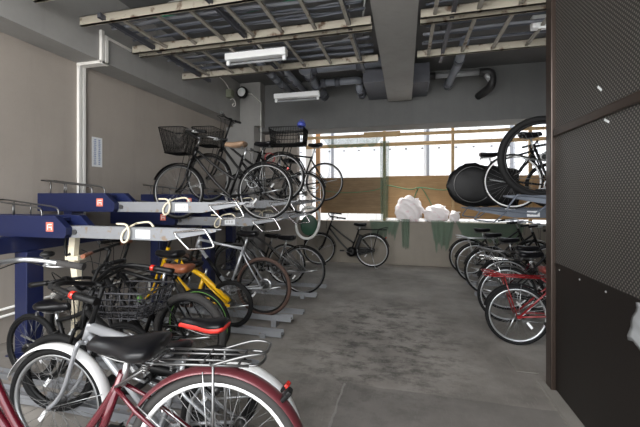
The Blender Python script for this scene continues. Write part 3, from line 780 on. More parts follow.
def bicycle(hub, yaw, label, group, r=0.335, tw=0.018, wb=1.08, style='city', frame='black', tyre='rubber', rim='alu', spoke='steel', fender=None, rfender=None,
            saddle='vinyl', sad2=None, seat_h=0.80, seat_x=None, sadL=0.27, sadw=0.095, bar='swept', bar_h=1.02, barm='alu', grip='plastic', basket=None, rbasket=None, rack=None,
            guard=None, steer=0.0, lean=0.0, fork=None, lamp=False, battery=False, stand=True, lock=None, stripe=None, disc=False, rear_reflector=True, dband=False, basket_z=0.075, rack_x=None, rack_z=0.09, hl=None, refl='redlens', bsize=(0.25, 0.15), mud_end=165, decal=None, tube_r=0.017, mesh_step=0.035,
            basket_mat='mblack', covered=False, ground=None, spokes=32, fork_crown=None, bell=False, redcaps=False, tyre_label=None):
    """hub: world position of the rear hub (z gives the wheel height); yaw: heading of the front"""
    root = empty('bicycle', (hub[0], hub[1], hub[2] - r), yaw)
    root.rotation_euler = (lean, 0, yaw)
    tag(root, label, 'bicycle', group)
    V = Vector
    cs = 0.43 * (wb / 1.08); bb = V((cs, 0, r - 0.055 if r > 0.29 else r + 0.03)); rh = V((0, 0, r)); fh = V((wb, 0, r))
    sa = R(70)
    def on_seat(z): return V((cs - (z - bb.z) / math.tan(sa), 0, z))
    ax0 = V((wb - 0.055, 0, r)); u = V((-math.cos(R(70)), 0, math.sin(R(70))))
    def on_head(z): return ax0 + u * ((z - r) / u.z)
    crown_z = 2 * r + 0.035; hb = on_head(crown_z + 0.025); hlen = hl or (0.15 if r > 0.29 else 0.13)
    ht = on_head(crown_z + 0.025 + hlen); clampz = bar_h - (0.03 if bar == 'swept' else (0.10 if bar == 'riser' else 0.0))
    st_z = min(seat_h - 0.10, bb.z + 0.50) if style != 'mini' else bb.z + 0.30
    st_top = on_seat(st_z)
    Rm = Matrix.Rotation(steer, 3, u)
    def S(v): return Rm @ (V(v) - ax0) + ax0
    fm = M[frame]
    # frame
    mb = MB(); T = mb.tube
    T([bb, st_top], tube_r * 0.95, 10); T([hb, ht], tube_r * 1.25, 12)
    mb.cyl(bb + V((0, -0.036, 0)), bb + V((0, 0.036, 0)), 0.024, 12)
    hm_ = on_head(crown_z + 0.025 + hlen * 0.3); hu = on_head(crown_z + 0.025 + hlen * 0.75)
    if style == 'loop':      # deep U shaped step-through tube
        T(curve([hu, hu + V((-0.10, 0, -0.17)), V((cs + 0.24, 0, bb.z + 0.11)), V((cs + 0.08, 0, bb.z + 0.08)), V((on_seat(bb.z + 0.22).x + 0.05, 0, bb.z + 0.20)), on_seat(st_z - 0.05)], 6), tube_r * 0.95, 10)
        T(curve([hm_, hm_ + V((-0.10, 0, -0.20)), V((cs + 0.2, 0, bb.z + 0.02)), bb], 6), tube_r * 1.05, 10)
    elif style == 'city':
        T(curve([hu, hu.lerp(on_seat(bb.z + 0.2), 0.5) + V((-0.02, 0, -0.03)), on_seat(bb.z + 0.2)], 6), tube_r * 0.95, 10)
        T(curve([hm_, hm_.lerp(bb, 0.5) + V((-0.02, 0, -0.05)), bb], 6), tube_r * 1.05, 10)
    elif style == 'single':
        T([hu, on_seat(bb.z + 0.36)], tube_r * 1.5, 12); T([hm_, bb], tube_r * 0.9, 10)
    elif style == 'mixte':
        for s in (-1, 1): T([hu + V((0, s * 0.02, 0)), on_seat(bb.z + 0.26) + V((0, s * 0.026, 0)), rh + V((0.0, s * 0.06, 0))], 0.008, 8)
        T([hm_, bb], tube_r, 10)
    elif style == 'mini':
        T([hu, bb + V((0.06, 0, 0.06)), V((0.03, 0, r + 0.045))], tube_r * 1.4, 10)
        T([on_seat(bb.z + 0.12), hu.lerp(bb, 0.35)], tube_r * 0.8, 8)
    elif style == 'diag':    # long thick top tube running on down to the rear hub
        T([hu, on_seat(bb.z + 0.24), V((0.02, 0, r + 0.02))], tube_r * 1.5, 10)
        T([hm_, bb + V((0.02, 0, 0))], tube_r * 1.3, 10)
        T([bb, on_seat(bb.z + 0.24)], tube_r * 1.2, 10)
    elif style == 'mtb':
        T([hu, on_seat(st_z - 0.03)], tube_r * 0.95, 10); T([hm_, bb], tube_r * 1.15, 10)
    else:
        T([hu, on_seat(st_z - 0.02)], tube_r * 0.9, 10); T([hm_, bb], tube_r, 10)
    for s in (-1, 1):
        ys = V((0, s * 0.062, 0))
        T([bb + V((-0.03, s * 0.03, 0)), V((cs - 0.14, s * 0.045, bb.z + (r - bb.z) * 0.3)), rh + ys], 0.009, 8)
        top = on_seat(st_z - (0.05 if style != 'city' else 0.08)) if style not in ('diag', 'mini') else on_seat(bb.z + 0.22)
        T([top + V((0, s * 0.018, 0)), top.lerp(rh, 0.25) + V((0, s * 0.045, 0)), rh + ys], 0.008, 8)
        mb.box(rh + ys, (0.035, 0.006, 0.03))
    fo = mb.build('frame', fm, root)
    if decal:
        d = MB(); p, q = hu.lerp(on_seat(bb.z + 0.36), 0.48), hu.lerp(on_seat(bb.z + 0.36), 0.60)
        d.tube([p, q], tube_r * 1.53, 12); d.build('decal', M[decal[0]], fo)
        d = MB(); p, q = hu.lerp(on_seat(bb.z + 0.36), 0.63), hu.lerp(on_seat(bb.z + 0.36), 0.73)
        d.tube([p, q], tube_r * 1.52, 12); d.build('decal', M[decal[1]], fo)
    if dband:
        MB().tube([hm_.lerp(bb, 0.30), hm_.lerp(bb, 0.72)], tube_r * 1.19, 10).build('decal', M['mblack'], fo)
    if stripe:
        p, q = hm_.lerp(bb, 0.48), hm_.lerp(bb, 0.56)
        MB().tube([p, q], tube_r * 1.2, 10).build('decal', M[stripe], fo)
    # fork
    mb = MB()
    fc = on_head(crown_z)
    mb.tube([fc + u * 0.0, hb], 0.016, 10)
    for s in (-1, 1):
        y = s * (0.032 + tw)
        a = fc + V((0, y, 0.005)); b_ = on_head(r + 0.14) + V((0, y, 0)); c_ = on_head(r + 0.05) + V((0.02, y, 0)); d_ = fh + V((0, y, 0))
        mb.tube(curve([fc + V((0, y * 0.3, 0.012)), a, b_, c_, d_], 5), 0.0115 if not disc else 0.016, 10)
        mb.box(d_, (0.024, 0.005, 0.024))
    mb.xform(S); ffo = mb.build('fork', M[fork or frame], root)
    # wheels
    def wheel(c, name, steerit, rear):
        rr = r - 2 * tw
        rimw = tw * 0.62
        rb = MB().lathe_y([(rr + 0.008, -rimw), (rr + 0.008, rimw), (rr - 0.004, rimw * 0.98), (rr - 0.012, rimw * 0.5), (rr - 0.012, -rimw * 0.5), (rr - 0.004, -rimw * 0.98)], c, 48)
        ty = MB().lathe_y([(r - tw + tw * math.cos(2 * PI * i / 10), tw * math.sin(2 * PI * i / 10)) for i in range(10)], c, 48)
        hbw = 0.05 if rear else 0.042
        hu_ = MB().lathe_y([(0.0001, -hbw), (0.010, -hbw), (0.012, -0.034), (0.024, -0.032), (0.024, -0.028), (0.014, -0.022), (0.014, 0.022), (0.024, 0.028), (0.024, 0.032), (0.012, 0.034), (0.010, hbw), (0.0001, hbw)], c, 14, False)
        sp = MB()
        for i in range(spokes):
            a = 2 * PI * i / spokes; s = 1 if i % 2 else -1
            ha = a + (0.9 if (i // 2) % 2 else -0.9)
            sp.tube([(c[0] + 0.023 * math.cos(ha), s * 0.03, c[2] + 0.023 * math.sin(ha)), (c[0] + (rr - 0.008) * math.cos(a), 0, c[2] + (rr - 0.008) * math.sin(a))], 0.0013, 4)
        parts = [rb, ty, hu_, sp]
        if steerit:
            for q in parts: q.xform(S)
        w = rb.build(name, M[rim], root)
        t = ty.build('tyre', M[tyre], w); hu_.build('hub', M['steel'], w); sp.build('spokes', M[spoke], w)
        if rear and stripe:
            tb = MB()
            for s in (-1, 1):
                tb.lathe_y([(r - tw * 1.1 + 0.003, s * tw * 0.94), (r - tw * 1.1 - 0.003, s * tw * 0.94), (r - tw * 1.1 - 0.003, s * (tw * 1.03)), (r - tw * 1.1 + 0.003, s * (tw * 1.03))], c, 48)
            tb.build('tyre_stripe', M[stripe], w)
        if disc:
            dk = MB().lathe_y([(0.08, -0.046), (0.08, -0.044), (0.05, -0.044), (0.05, -0.046)], c, 24)
            if steerit: dk.xform(S)
            dk.build('brake_disc', M['alu'], w)
        rf = MB().box((c[0] + 0.55 * rr * math.cos(-0.7), -0.012, c[2] + 0.55 * rr * math.sin(-0.7)), (0.07, 0.008, 0.022), (0, 0.9, 0))
        if steerit: rf.xform(S)
        rf.build('spoke_reflector', M['wlens'] if not rear or frame != 'yellow' else M['orlens'], w)
        return w
    wheel(fh, 'front_wheel', True, False)
    wheel(rh, 'rear_wheel', False, True)
    # mudguards
    def mudguard(c, a0, a1, name, m, steerit, stay=True):
        mb = MB(); rf = r + 0.016; w = tw + 0.014
        pts = [V((c[0] + rf * math.cos(R(a)), 0, c[2] + rf * math.sin(R(a)))) for a in range(a0, a1 + 1, 5)]
        if abs(pts[-1].x - pts[0].x) < 1e-6: pts.append(pts[-1])
        cc = V(c)
        sec = []
        for i in range(7):
            q = -1 + 2 * i / 6; sec.append((0.012 * (1 - q * q) - 0.006, w * q))
        for i in range(6, -1, -1):
            q = -1 + 2 * i / 6; sec.append((0.012 * (1 - q * q) - 0.0085, w * q))
        P = pts
        mb.sweep(P, sec, False, up=lambda i: P[i] - cc)
        if steerit: mb.xform(S)
        o = mb.build(name, M[m], root)
        if stay:
            sm = MB()
            for aa in ((a0 + 14, a0 + 60) if not steerit else (a1 - 12,)):
                for s in (-1, 1):
                    sm.tube([cc + V((0, s * 0.05, 0)), cc + V((rf * math.cos(R(aa)), s * w, rf * math.sin(R(aa))))], 0.0022, 5)
            if steerit: sm.xform(S)
            sm.build('mudguard_stay', M['alu'], o)
        return o
    if fender: mudguard(fh, 25, 175, 'front_mudguard', fender, True)
    rg = None
    if rfender or fender:
        rg = mudguard(rh, 10 if not steer else 10, 10, 'x', fender, False) if False else None
        cc = rh
        rg = mudguard(rh, 25, mud_end, 'rear_mudguard', rfender or fender, False)
    # rear part of the guard sits behind the hub: rotate so it covers top and back
    # seat post, saddle
    sx = on_seat(seat_h - 0.05)
    MB().tube([st_top - V((0, 0, 0.05)) , on_seat(seat_h - 0.045)], 0.0125, 10).build('seat_post', M['alu'] if frame != 'black' or style != 'mtb' else M['mblack'], root)
    so = saddle_mb(sadL, sadw, 0.055)
    off = V((sx.x - 0.02 if seat_x is None else seat_x, 0, seat_h))
    so.xform(lambda v: v + off)
    sobj = so.build('saddle', M[saddle], root)
    if sad2:
        s2 = saddle_mb(sadL * 1.02, sadw * 1.06, 0.040); s2.xform(lambda v: v + off + V((0, 0, -0.012))); s2.build('saddle_side', M[sad2], sobj)
    sr = MB()
    for s in (-1, 1): sr.tube(curve([off + V((sadL * 0.4, s * 0.012, -0.03)), off + V((0.02, s * 0.022, -0.05)), off + V((-0.06, s * 0.03, -0.05)), off + V((-sadL * 0.36, s * 0.05, -0.025))], 4), 0.004, 6)
    if sadw > 0.085:
        for s in (-1, 1):
            sr.tube([off + V((-sadL * 0.34 + 0.012 * math.cos(i * 1.1), s * 0.06 + 0.012 * math.sin(i * 1.1), -0.035 - 0.0016 * i)) for i in range(20)], 0.003, 5)
    sr.build('saddle_rails', M['steel'], sobj)
    # handlebar
    C0 = on_head(clampz)
    hbm = MB()
    hbm.tube([ht, C0], 0.0125, 10); hbm.tube([C0, C0 + V((0.05, 0, 0.01))], 0.013, 10)
    c1 = C0 + V((0.05, 0, 0.01))
    if bar == 'swept':
        side = lambda s: [c1, c1 + V((0.02, s * 0.07, 0.02)), c1 + V((0.03, s * 0.16, 0.045)), c1 + V((-0.01, s * 0.235, 0.05)), c1 + V((-0.09, s * 0.265, 0.04)), c1 + V((-0.155, s * 0.275, 0.028)), c1 + V((-0.27, s * 0.285, 0.01))]
        gi = (5, 6); lev = V((0.06, 0, -0.03)); ldir = V((-0.12, 0, 0.0))
    elif bar == 'riser':
        side = lambda s: [c1, c1 + V((0.0, s * 0.05, 0.01)), c1 + V((0.0, s * 0.12, 0.09)), c1 + V((-0.01, s * 0.18, 0.11)), c1 + V((-0.03, s * 0.2, 0.11)), c1 + V((-0.05, s * 0.31, 0.105))]
        gi = (4, 5); lev = V((0.05, 0, -0.01)); ldir = V((-0.01, 0.10, -0.01))
    else:
        side = lambda s: [c1, c1 + V((0, s * 0.08, 0.0)), c1 + V((-0.01, s * 0.17, 0.005)), c1 + V((-0.02, s * 0.18, 0.005)), c1 + V((-0.045, s * 0.30, 0.005))]
        gi = (3, 4); lev = V((0.05, 0, -0.015)); ldir = V((-0.005, 0.10, -0.01))
    for s in (-1, 1): hbm.tube(curve(side(s), 5), 0.0115, 9)
    hbm.xform(S); ho = hbm.build('handlebar', M[barm], root)
    for s in (-1, 1):
        sd_ = side(s); g0, g1 = V(sd_[gi[0]]), V(sd_[gi[1]])
        gm = MB().tube([g0, g0.lerp(g1, 0.2), g0.lerp(g1, 0.8), g1 + (g1 - g0).normalized() * 0.004], 0.0165, 10, scale=[1, 0.95, 1, 1.08])
        gm.xform(S); gm.build('grip', M[grip], ho)
        if redcaps:
            cm = MB().tube([g0 - (g1 - g0).normalized() * 0.02, g0], 0.018, 10); cm.xform(S); cm.build('grip_ring', M['redlens'], ho)
        lm = MB(); p0 = g0 - (g1 - g0).normalized() * 0.03
        l0 = p0 + lev * 0.6; l1 = l0 + V((ldir.x, ldir.y * s, ldir.z))
        lm.tube([p0, l0], 0.009, 6); lm.tube(curve([l0, l0.lerp(l1, 0.5) + lev * 0.15, l1], 4), 0.005, 6); lm.xform(S)
        lm.build('brake_lever', M['alu'] if barm != 'mblack' else M['mblack'], ho)
        ca = MB().tube([S(q) for q in curve([l0, l0 + V((0.10, -s * 0.04, 0.02)), V((C0.x + 0.13, s * 0.06, clampz - 0.04)), hb + V((0.05, s * 0.02, 0.03))], 6)], 0.0028, 5)
        ca.build('brake_cable', M['plastic'], ho)
    if bell:
        sd_ = side(1 if bell is True else bell); q = V(sd_[gi[0]]) - (V(sd_[gi[1]]) - V(sd_[gi[0]])).normalized() * 0.05
        bm_ = MB().ellipsoid(q + V((0, 0, 0.035)), (0.03, 0.03, 0.016), 14, 8).cyl(q, q + V((0, 0, 0.03)), 0.008); bm_.xform(S); bm_.build('bell', M['plastic'], ho)
    # cranks, pedals, chainring
    cr = MB().lathe_y([(0.088, -0.046), (0.088, -0.042), (0.072, -0.042), (0.072, -0.046)], bb, 28)
    for k in range(5): cr.tube([bb + V((0, -0.044, 0)), bb + V((0.078 * math.cos(k * 1.257), -0.044, 0.078 * math.sin(k * 1.257)))], 0.006, 6)
    ca_ = R(200)
    ends = []
    for s, a in ((-1, ca_), (1, ca_ + PI)):
        e = bb + V((0.165 * math.cos(a), s * 0.068, 0.165 * math.sin(a))) if r > 0.27 else bb + V((0.15 * math.cos(a), s * 0.068, 0.12 * math.sin(a)))
        cr.tube([bb + V((0, s * 0.03, 0)), bb + V((0, s * 0.06, 0)), e], 0.010, 8); ends.append((s, e))
    co = cr.build('crankset', M['alu'] if frame not in ('black',) else M['steel'], root)
    for s, e in ends:
        pm = MB().cyl(e, e + V((0, s * 0.035, 0)), 0.006, 8).box(e + V((0, s * 0.075, 0)), (0.085, 0.075, 0.022)); pm.build('pedal', M['plastic'], co)
    chn = MB()
    for zz in (1, -1): chn.tube([bb + V((0, -0.044, 0.082 * zz)), rh + V((0, -0.044, 0.034 * zz))], 0.0035, 5)
    chn.lathe_y([(0.038, -0.047), (0.038, -0.041), (0.02, -0.041), (0.02, -0.047)], rh, 18)
    chn.build('chain', M['steel'], root)
    if guard:
        gmb = MB()
        P2 = [(bb.x + 0.10 * math.cos(R(a)), bb.z + 0.10 * math.sin(R(a))) for a in range(-95, 100, 15)] + [(0.02, r + 0.055), (-0.05, r + 0.03), (-0.05, r - 0.03), (0.0, r - 0.05)]
        gmb.prism(P2, -0.066, -0.052); gmb.build('chain_guard', M[guard], root)
    if battery:
        MB().box(bb.lerp(st_top, 0.55) + V((-0.075, 0, -0.04)), (0.085, 0.09, 0.30), (0, R(-20), 0)).build('battery', M['plastic'], root, 0.015)
        MB().lathe_y([(0.0001, -0.07), (0.09, -0.06), (0.10, 0.0), (0.09, 0.06), (0.0001, 0.07)], bb + V((-0.02, 0, 0.02)), 20).build('motor_unit', M['plastic'], root)
    # carrier
    rz = 2 * r + rack_z
    if rack:
        rk = MB(); xa, xb = rack_x or (cs - 0.30 + 0.10, -0.26)
        for y in (-0.062, -0.025, 0.025, 0.062):
            rk.tube([(xa, y, rz), (xb, y, rz)], 0.0042 if abs(y) < .05 else 0.0055, 6)
        rk.tube(curve([(xa - 0.02, -0.062, rz), (xa + 0.05, -0.05, rz + 0.002), (xa + 0.07, 0, rz + 0.002), (xa + 0.05, 0.05, rz + 0.002), (xa - 0.02, 0.062, rz)], 4), 0.0055, 6)
        rk.tube(curve([(xb + 0.02, -0.062, rz), (xb - 0.03, -0.05, rz), (xb - 0.045, 0, rz), (xb - 0.03, 0.05, rz), (xb + 0.02, 0.062, rz)], 4), 0.0055, 6)
        # raised tail loop
        rk.tube(curve([(xb + 0.14, -0.066, rz), (xb + 0.02, -0.066, rz + 0.035), (xb - 0.05, -0.045, rz + 0.04), (xb - 0.06, 0, rz + 0.04), (xb - 0.05, 0.045, rz + 0.04), (xb + 0.02, 0.066, rz + 0.035), (xb + 0.14, 0.066, rz)], 5), 0.0055, 6)
        for x in (xa, (xa + xb) / 2, xb + 0.04): rk.tube([(x, -0.062, rz), (x, 0.062, rz)], 0.0045, 6)
        for s in (-1, 1):
            rk.tube([(xb + 0.13, s * 0.064, rz), (-0.02, s * 0.068, r + 0.01)], 0.0055, 6)
            rk.tube([(xa, s * 0.05, rz), on_seat(st_z - 0.05) + V((0, s * 0.02, 0))], 0.0055, 6)
        rk.build('rear_carrier', M[rack], root)
    if rbasket:
        bk = MB(); wire_basket(bk, -0.33, 0.10, 0.15, rz + 0.012, rz + 0.23, 0.03, mesh_step, 0.0032, 0.006, 4)
        bo = bk.build('rear_basket', M['mblack'], root)
    # front basket turns with the fork
    if basket:
        bk = MB(); bz = 2 * r + basket_z; bx = fc.x + 0.05
        wire_basket(bk, bx, bx + bsize[0], bsize[1], bz, bz + basket, 0.05, mesh_step, 0.0024 if mesh_step < 0.03 else 0.0036, 0.006, max(4, int(basket / mesh_step)))
        bk.tube([(bx + 0.02, -0.06, bz), fh + V((0, -0.06, 0))], 0.004, 6); bk.tube([(bx + 0.02, 0.06, bz), fh + V((0, 0.06, 0))], 0.004, 6)
        bk.xform(S); bk.build('front_basket', M[basket_mat], root)
    if lamp:
        lm = MB().cyl(fc + V((0.05, -0.07, -0.02)), fc + V((0.11, -0.07, -0.02)), 0.022, 12, 0.03); lm.tube([fc + V((0.05, -0.07, -0.02)), fc + V((0, -0.04, -0.05))], 0.005, 6)
        lm.xform(S); lm.build('head_lamp', M['alu'], root)
    if rear_reflector and (rfender or fender):
        a = R(136); q = V(((r + 0.045) * math.cos(a), 0, r + (r + 0.045) * math.sin(a)))
        ro = MB().box(q, (0.022, 0.04, 0.036), (0, R(-40), 0)).build('rear_reflector', M[refl], root, 0.006)
        MB().box(q + V((0.016, 0, -0.014)), (0.016, 0.046, 0.044), (0, R(-40), 0)).build('reflector_shell', M['plastic'], ro, 0.004)
    if stand:
        k = MB()
        gz = 0.008
        k.tube([rh + V((0.01, 0.075, -0.02)), V((-0.10 + 0.02, 0.13, gz))], 0.007, 8).tube([V((-0.08, 0.13, gz)), V((-0.13, 0.14, gz))], 0.007, 8)
        if stand == 'up':
            k = MB().tube([rh + V((0.01, 0.075, -0.02)), rh + V((-0.24, 0.085, 0.03))], 0.007, 8)
        k.build('kickstand', M['alu'], root)
    if lock:
        MB().lathe_y([(0.075, -0.01), (0.075, 0.01), (0.06, 0.01), (0.06, -0.01)], rh + V((0.16, 0, 0.27)), 20).build('ring_lock', M[lock], root)
    return root

Z0 = PI      # front towards the side wall (-x)
GL, GU, GR, GV = 'bikes on the floor trays by the side wall', 'bikes on the upper trays by the side wall', 'bikes on the floor behind the brown screen', 'bikes on the upper trays behind the brown screen'
bicycle((-0.70, 1.15, 0.445), Z0 + R(11), 'maroon step-through city bike with chrome carrier and black saddle, nearest of all', GL, r=0.345, tw=0.02, wb=1.25, style='loop', frame='maroon', tyre='grubber', rim='white', fender='maroonf', saddle='vinyl', seat_h=0.78, seat_x=0.33,
        sadL=0.29, sadw=0.11, bar='swept', bar_h=1.03, rack='steel', rack_x=(0.20, -0.15), rack_z=0.055, barm='alu', grip='grubber', guard='alu', bell=-1, stand='up', spokes=36, refl='plastic')
bicycle((-0.79, 1.50, 0.322), Z0 + R(2), 'silver bike with white mudguards standing behind the maroon city bike', GL, r=0.305, tw=0.02, wb=1.06, hl=0.09, style='single', frame='silver', fender='white', seat_h=0.66, seat_x=0.40, tyre='rubber', decal=('redsad', 'mblack'), bar='swept', bar_h=0.99, grip='plastic', barm='mblack', redcaps=True, stand='up', steer=0.05)
bicycle((-1.07, 1.80, 0.32), Z0 + R(4), 'small wheeled dark bike with a red and black saddle', GL, r=0.255, tw=0.024, wb=1.10, style='mini', frame='mblack', rim='mblack', seat_h=0.63, saddle='vinyl', sad2='redsad', sadL=0.30, sadw=0.075, bar='riser', bar_h=0.90, barm='mblack', fork='mblack', stand='up', steer=0.12, seat_x=0.08, guard='silver')
bicycle((-2.85, 2.05, 0.272), 0.0, 'dark bike facing the aisle with a black wire front basket', GL, r=0.26, tw=0.018, wb=0.85, style='city', frame='mblack', rim='mblack', seat_h=0.60, basket=0.18, bar='swept', bar_h=0.84, barm='mblack', stand='up', steer=0.18, mesh_step=0.055, bsize=(0.34, 0.17), hl=0.10, basket_mat='wire')
bicycle((-1.67, 2.38, 0.36), Z0, 'dark bike with a brown leather saddle and a fat worn tyre', GL, r=0.33, tw=0.03, wb=1.06, style='mtb', frame='mblack', tyre='grubber', rim='mblack', saddle='leather', sadL=0.26, sadw=0.085, seat_h=0.85, seat_x=0.10, bar='flat', bar_h=0.97, barm='mblack', grip='leather', stand='up', steer=0.2)
bicycle((-1.78, 2.68, 0.322), Z0, 'black bike with green marks and a thin green striped tyre', GL, r=0.31, tw=0.02, wb=1.06, style='mtb', frame='black', rim='mblack', stripe='green', seat_h=0.92, seat_x=0.30, sadL=0.28, sadw=0.075, bar='flat', bar_h=1.02, barm='mblack', stand='up', steer=-0.1, tube_r=0.021)
bicycle((-1.80, 3.29, 0.31), Z0, 'yellow bike with small black wheels', GL, r=0.255, tw=0.02, wb=1.04, style='diag', frame='yellow', rim='mblack', seat_h=0.66, seat_x=0.48, sadL=0.27, sadw=0.07, bar='flat', bar_h=0.97, barm='mblack', stand='up', tube_r=0.018, steer=0.1, hl=0.26)
bicycle((-1.56, 3.59, 0.435), Z0, 'silver and black mountain bike with brown tyres', GL, r=0.335, tw=0.022, wb=1.06, style='mtb', frame='silver', tyre='brubber', rim='mblack', seat_h=0.93, sadL=0.27, sadw=0.07, bar='flat', bar_h=0.955, barm='mblack', fork='mblack', stand='up', disc=True, dband=True, tube_r=0.018, steer=-0.1)
bicycle((-1.43, 4.68, 0.40), Z0, 'slim silver framed bike with black tyres beneath the far rack trays', GL, r=0.34, tw=0.014, wb=1.04, style='mixte', frame='steel', fender='steel', rfender='mblack', rim='steel', seat_h=0.80, sadL=0.27, sadw=0.08, bar='flat', bar_h=1.0, barm='mblack', stand='up', steer=0.2, rear_reflector=False)
bicycle((-1.9, 5.3, 0.345), Z0, 'dark city bike on the farthest floor tray by the side wall', GL, r=0.335, tw=0.017, wb=1.06, style='city', frame='mblack', seat_h=0.80, bar='swept', bar_h=0.98, stand='up', steer=-0.2)

# upper tier by the side wall
bicycle((-1.63, 3.80, 1.515), Z0 + R(5), 'black city bike with a front mesh basket on the upper tray', GU, r=0.345, tw=0.016, wb=1.13, rim='steel', style='city', frame='black', basket=0.30, basket_z=0.13, mesh_step=0.014, seat_h=0.92, saddle='tan', bar='swept', bar_h=1.04, barm='steel', fender='black', stand='up', seat_x=0.36)
bicycle((-1.64, 4.37, 1.715), Z0 + R(4), 'dark bike with a black wire basket over its rear wheel on the upper tray', GU, r=0.335, tw=0.017, wb=1.07, style='city', frame='mblack', basket=0.24, basket_z=0.12, mesh_step=0.02, rbasket=True, rim='steel', rear_reflector=False, rack='mblack', seat_h=0.80, bar='flat', bar_h=1.16, barm='mblack', fender='black', stand='up', lock='red')
bicycle((-1.52, 5.10, 1.505), Z0, 'black bike on the upper tray between the basket bike and the thin wheeled bike', GU, r=0.335, tw=0.017, wb=1.06, style='mtb', frame='black', seat_h=0.86, saddle='vinyl', bar='flat', bar_h=1.0, barm='mblack', stand='up', fender='black', rim='steel', rear_reflector=False)
bicycle((-1.36, 5.75, 1.715), Z0, 'dark thin wheeled bike on the farthest upper tray', GU, r=0.335, tw=0.013, wb=1.02, rim='steel', style='diamond', frame='mblack', seat_h=0.98, saddle='vinyl', sadL=0.26, sadw=0.07, bar='flat', bar_h=1.0, barm='mblack', stand='up')
# by the rear wall
bicycle((-0.66, 7.06, 0.345), Z0, 'black electric assist city bike parked along the low rear wall', 'bikes by the rear wall', r=0.345, tw=0.018, wb=1.12, style='city', frame='black', fender='black', seat_h=0.88, bar='swept', bar_h=1.05, barm='mblack', battery=True, rack='mblack', guard='black', stand=True, basket=None, steer=0.35)

# behind the screen, front towards +x
bicycle((1.06, 3.68, 0.30), 0.0, 'red small bike with red rear carrier nearest the brown screen', GR, r=0.29, tw=0.019, wb=0.98, style='single', frame='red', tyre='rubber', rim='alu', fender='mblack', rack='red', seat_h=0.74, saddle='oxred', sadL=0.27, sadw=0.095, seat_x=0.32, bar='swept', bar_h=0.95, stand=True, rear_reflector=False)
bicycle((1.12, 4.25, 0.345), 0.04, 'dark bike with chrome carrier behind the red bike', GR, r=0.315, tw=0.018, wb=1.05, style='city', frame='mblack', fender='steel', rack='chrome', seat_h=0.78, saddle='vinyl', bar='swept', bar_h=0.98, stand='up', rear_reflector=False)
bicycle((1.25, 4.80, 0.335), -0.03, 'dark bike with red grips third from the brown screen', GR, r=0.33, tw=0.018, wb=1.06, style='city', frame='maroon', fender='mblack', rack='steel', seat_h=0.80, saddle='vinyl', bar='swept', bar_h=0.98, stand='up', rear_reflector=False, grip='red')
bicycle((1.20, 5.42, 0.36), 0.0, 'black city bike with large spoked wheels fourth from the brown screen', GR, r=0.35, tw=0.018, wb=1.10, style='city', frame='black', fender='black', rim='alu', seat_h=0.82, saddle='vinyl', bar='swept', bar_h=1.0, stand='up', rear_reflector=False)
bicycle((1.15, 6.1, 0.345), 0.0, 'dark bike with a silver carrier second from the low rear wall', GR, r=0.335, tw=0.018, wb=1.08, style='city', frame='mblack', fender='mblack', rack='alu', seat_h=0.82, saddle='vinyl', bar='swept', bar_h=1.0, stand='up', rear_reflector=False)
bicycle((1.13, 6.75, 0.345), 0.0, 'black bike standing beside the low rear wall under the green net', GR, r=0.335, tw=0.018, wb=1.08, style='city', frame='black', fender='black', seat_h=0.84, saddle='vinyl', bar='swept', bar_h=1.0, stand='up', rear_reflector=False)
for y, z, lab in ((5.42, 0.012, 'floor tray under the black bike with large spoked wheels'), (6.1, 0.012, 'floor tray under the silver carrier bike'), (6.75, 0.012, 'floor tray beside the low rear wall')):
    floor_tray(1.0, 2.9, y, z, lab, 'floor trays behind the brown screen')
bicycle((1.15, 3.30, 1.79), 0.0, 'black bike with thick tyres on the upper tray nearest the brown screen', GV, r=0.36, tw=0.03, wb=1.08, style='mtb', frame='mblack', tyre='rubber', rim='mblack', seat_h=0.85, saddle='vinyl', bar='flat', bar_h=1.0, barm='mblack', stand='up', fender=None)
bicycle((1.30, 4.70, 1.645), 0.0, 'dark bike with white rims on the middle upper tray behind the screen', GV, r=0.345, tw=0.014, wb=1.05, style='diamond', frame='mblack', rim='white', seat_h=0.92, saddle='vinyl', sadL=0.26, sadw=0.075, bar='flat', bar_h=1.0, barm='mblack', stand='up')
bicycle((1.00, 5.65, 1.625), 0.0, 'bike wrapped in a black cover on the farthest upper tray behind the screen', GV, r=0.33, tw=0.02, wb=1.06, style='diamond', frame='mblack', rim='mblack', seat_h=0.80, saddle='vinyl', bar='flat', bar_h=0.92, barm='mblack', stand='up')

# ------------------------------------------------------------------ bags, nets, loose things
def bag(c, rad, seed, label):
    rnd = random.Random(seed); ph = [(rnd.uniform(1, 7), rnd.uniform(1, 7), rnd.uniform(2, 8), rnd.uniform(0, 6)) for _ in range(9)]
    def f(d):
        q = 1
        for a, b, c_, p in ph: q += 0.032 * math.sin(a * 2 * d.x + b * 2 * d.y + c_ * 1.6 * d.z + p)
        if d.z < -0.5: q *= 0.86 + 0.28 * (d.z + 1)
        return q
    root = empty('plastic_bag', (c[0], c[1], c[2])); tag(root, label, 'bag', 'plastic bags on the low rear wall')
    mb = MB().ellipsoid((0, 0, rad[2] * 0.80), rad, 40, 26, f)
    mb.v = [(x, y, max(z, 0.001)) for x, y, z in mb.v]
    mb.build('bag_body', M['bag'], root)
    k = MB()
    for i in range(6):
        a = i * 1.05
        k.tube(curve([(rad[0] * 0.5, -rad[1] * 0.3, rad[2] * 1.5), (rad[0] * 0.5 + 0.03 * math.cos(a), -rad[1] * 0.3 + 0.03 * math.sin(a), rad[2] * 1.62), (rad[0] * 0.5 + 0.06 * math.cos(a), -rad[1] * 0.3 + 0.06 * math.sin(a), rad[2] * 1.66)], 3), 0.012, 6)
    k.build('knot', M['bag'], root)
bag((0.08, 7.60, 0.92), (0.285, 0.15, 0.30), 3, 'large white plastic bag standing on the low rear wall')
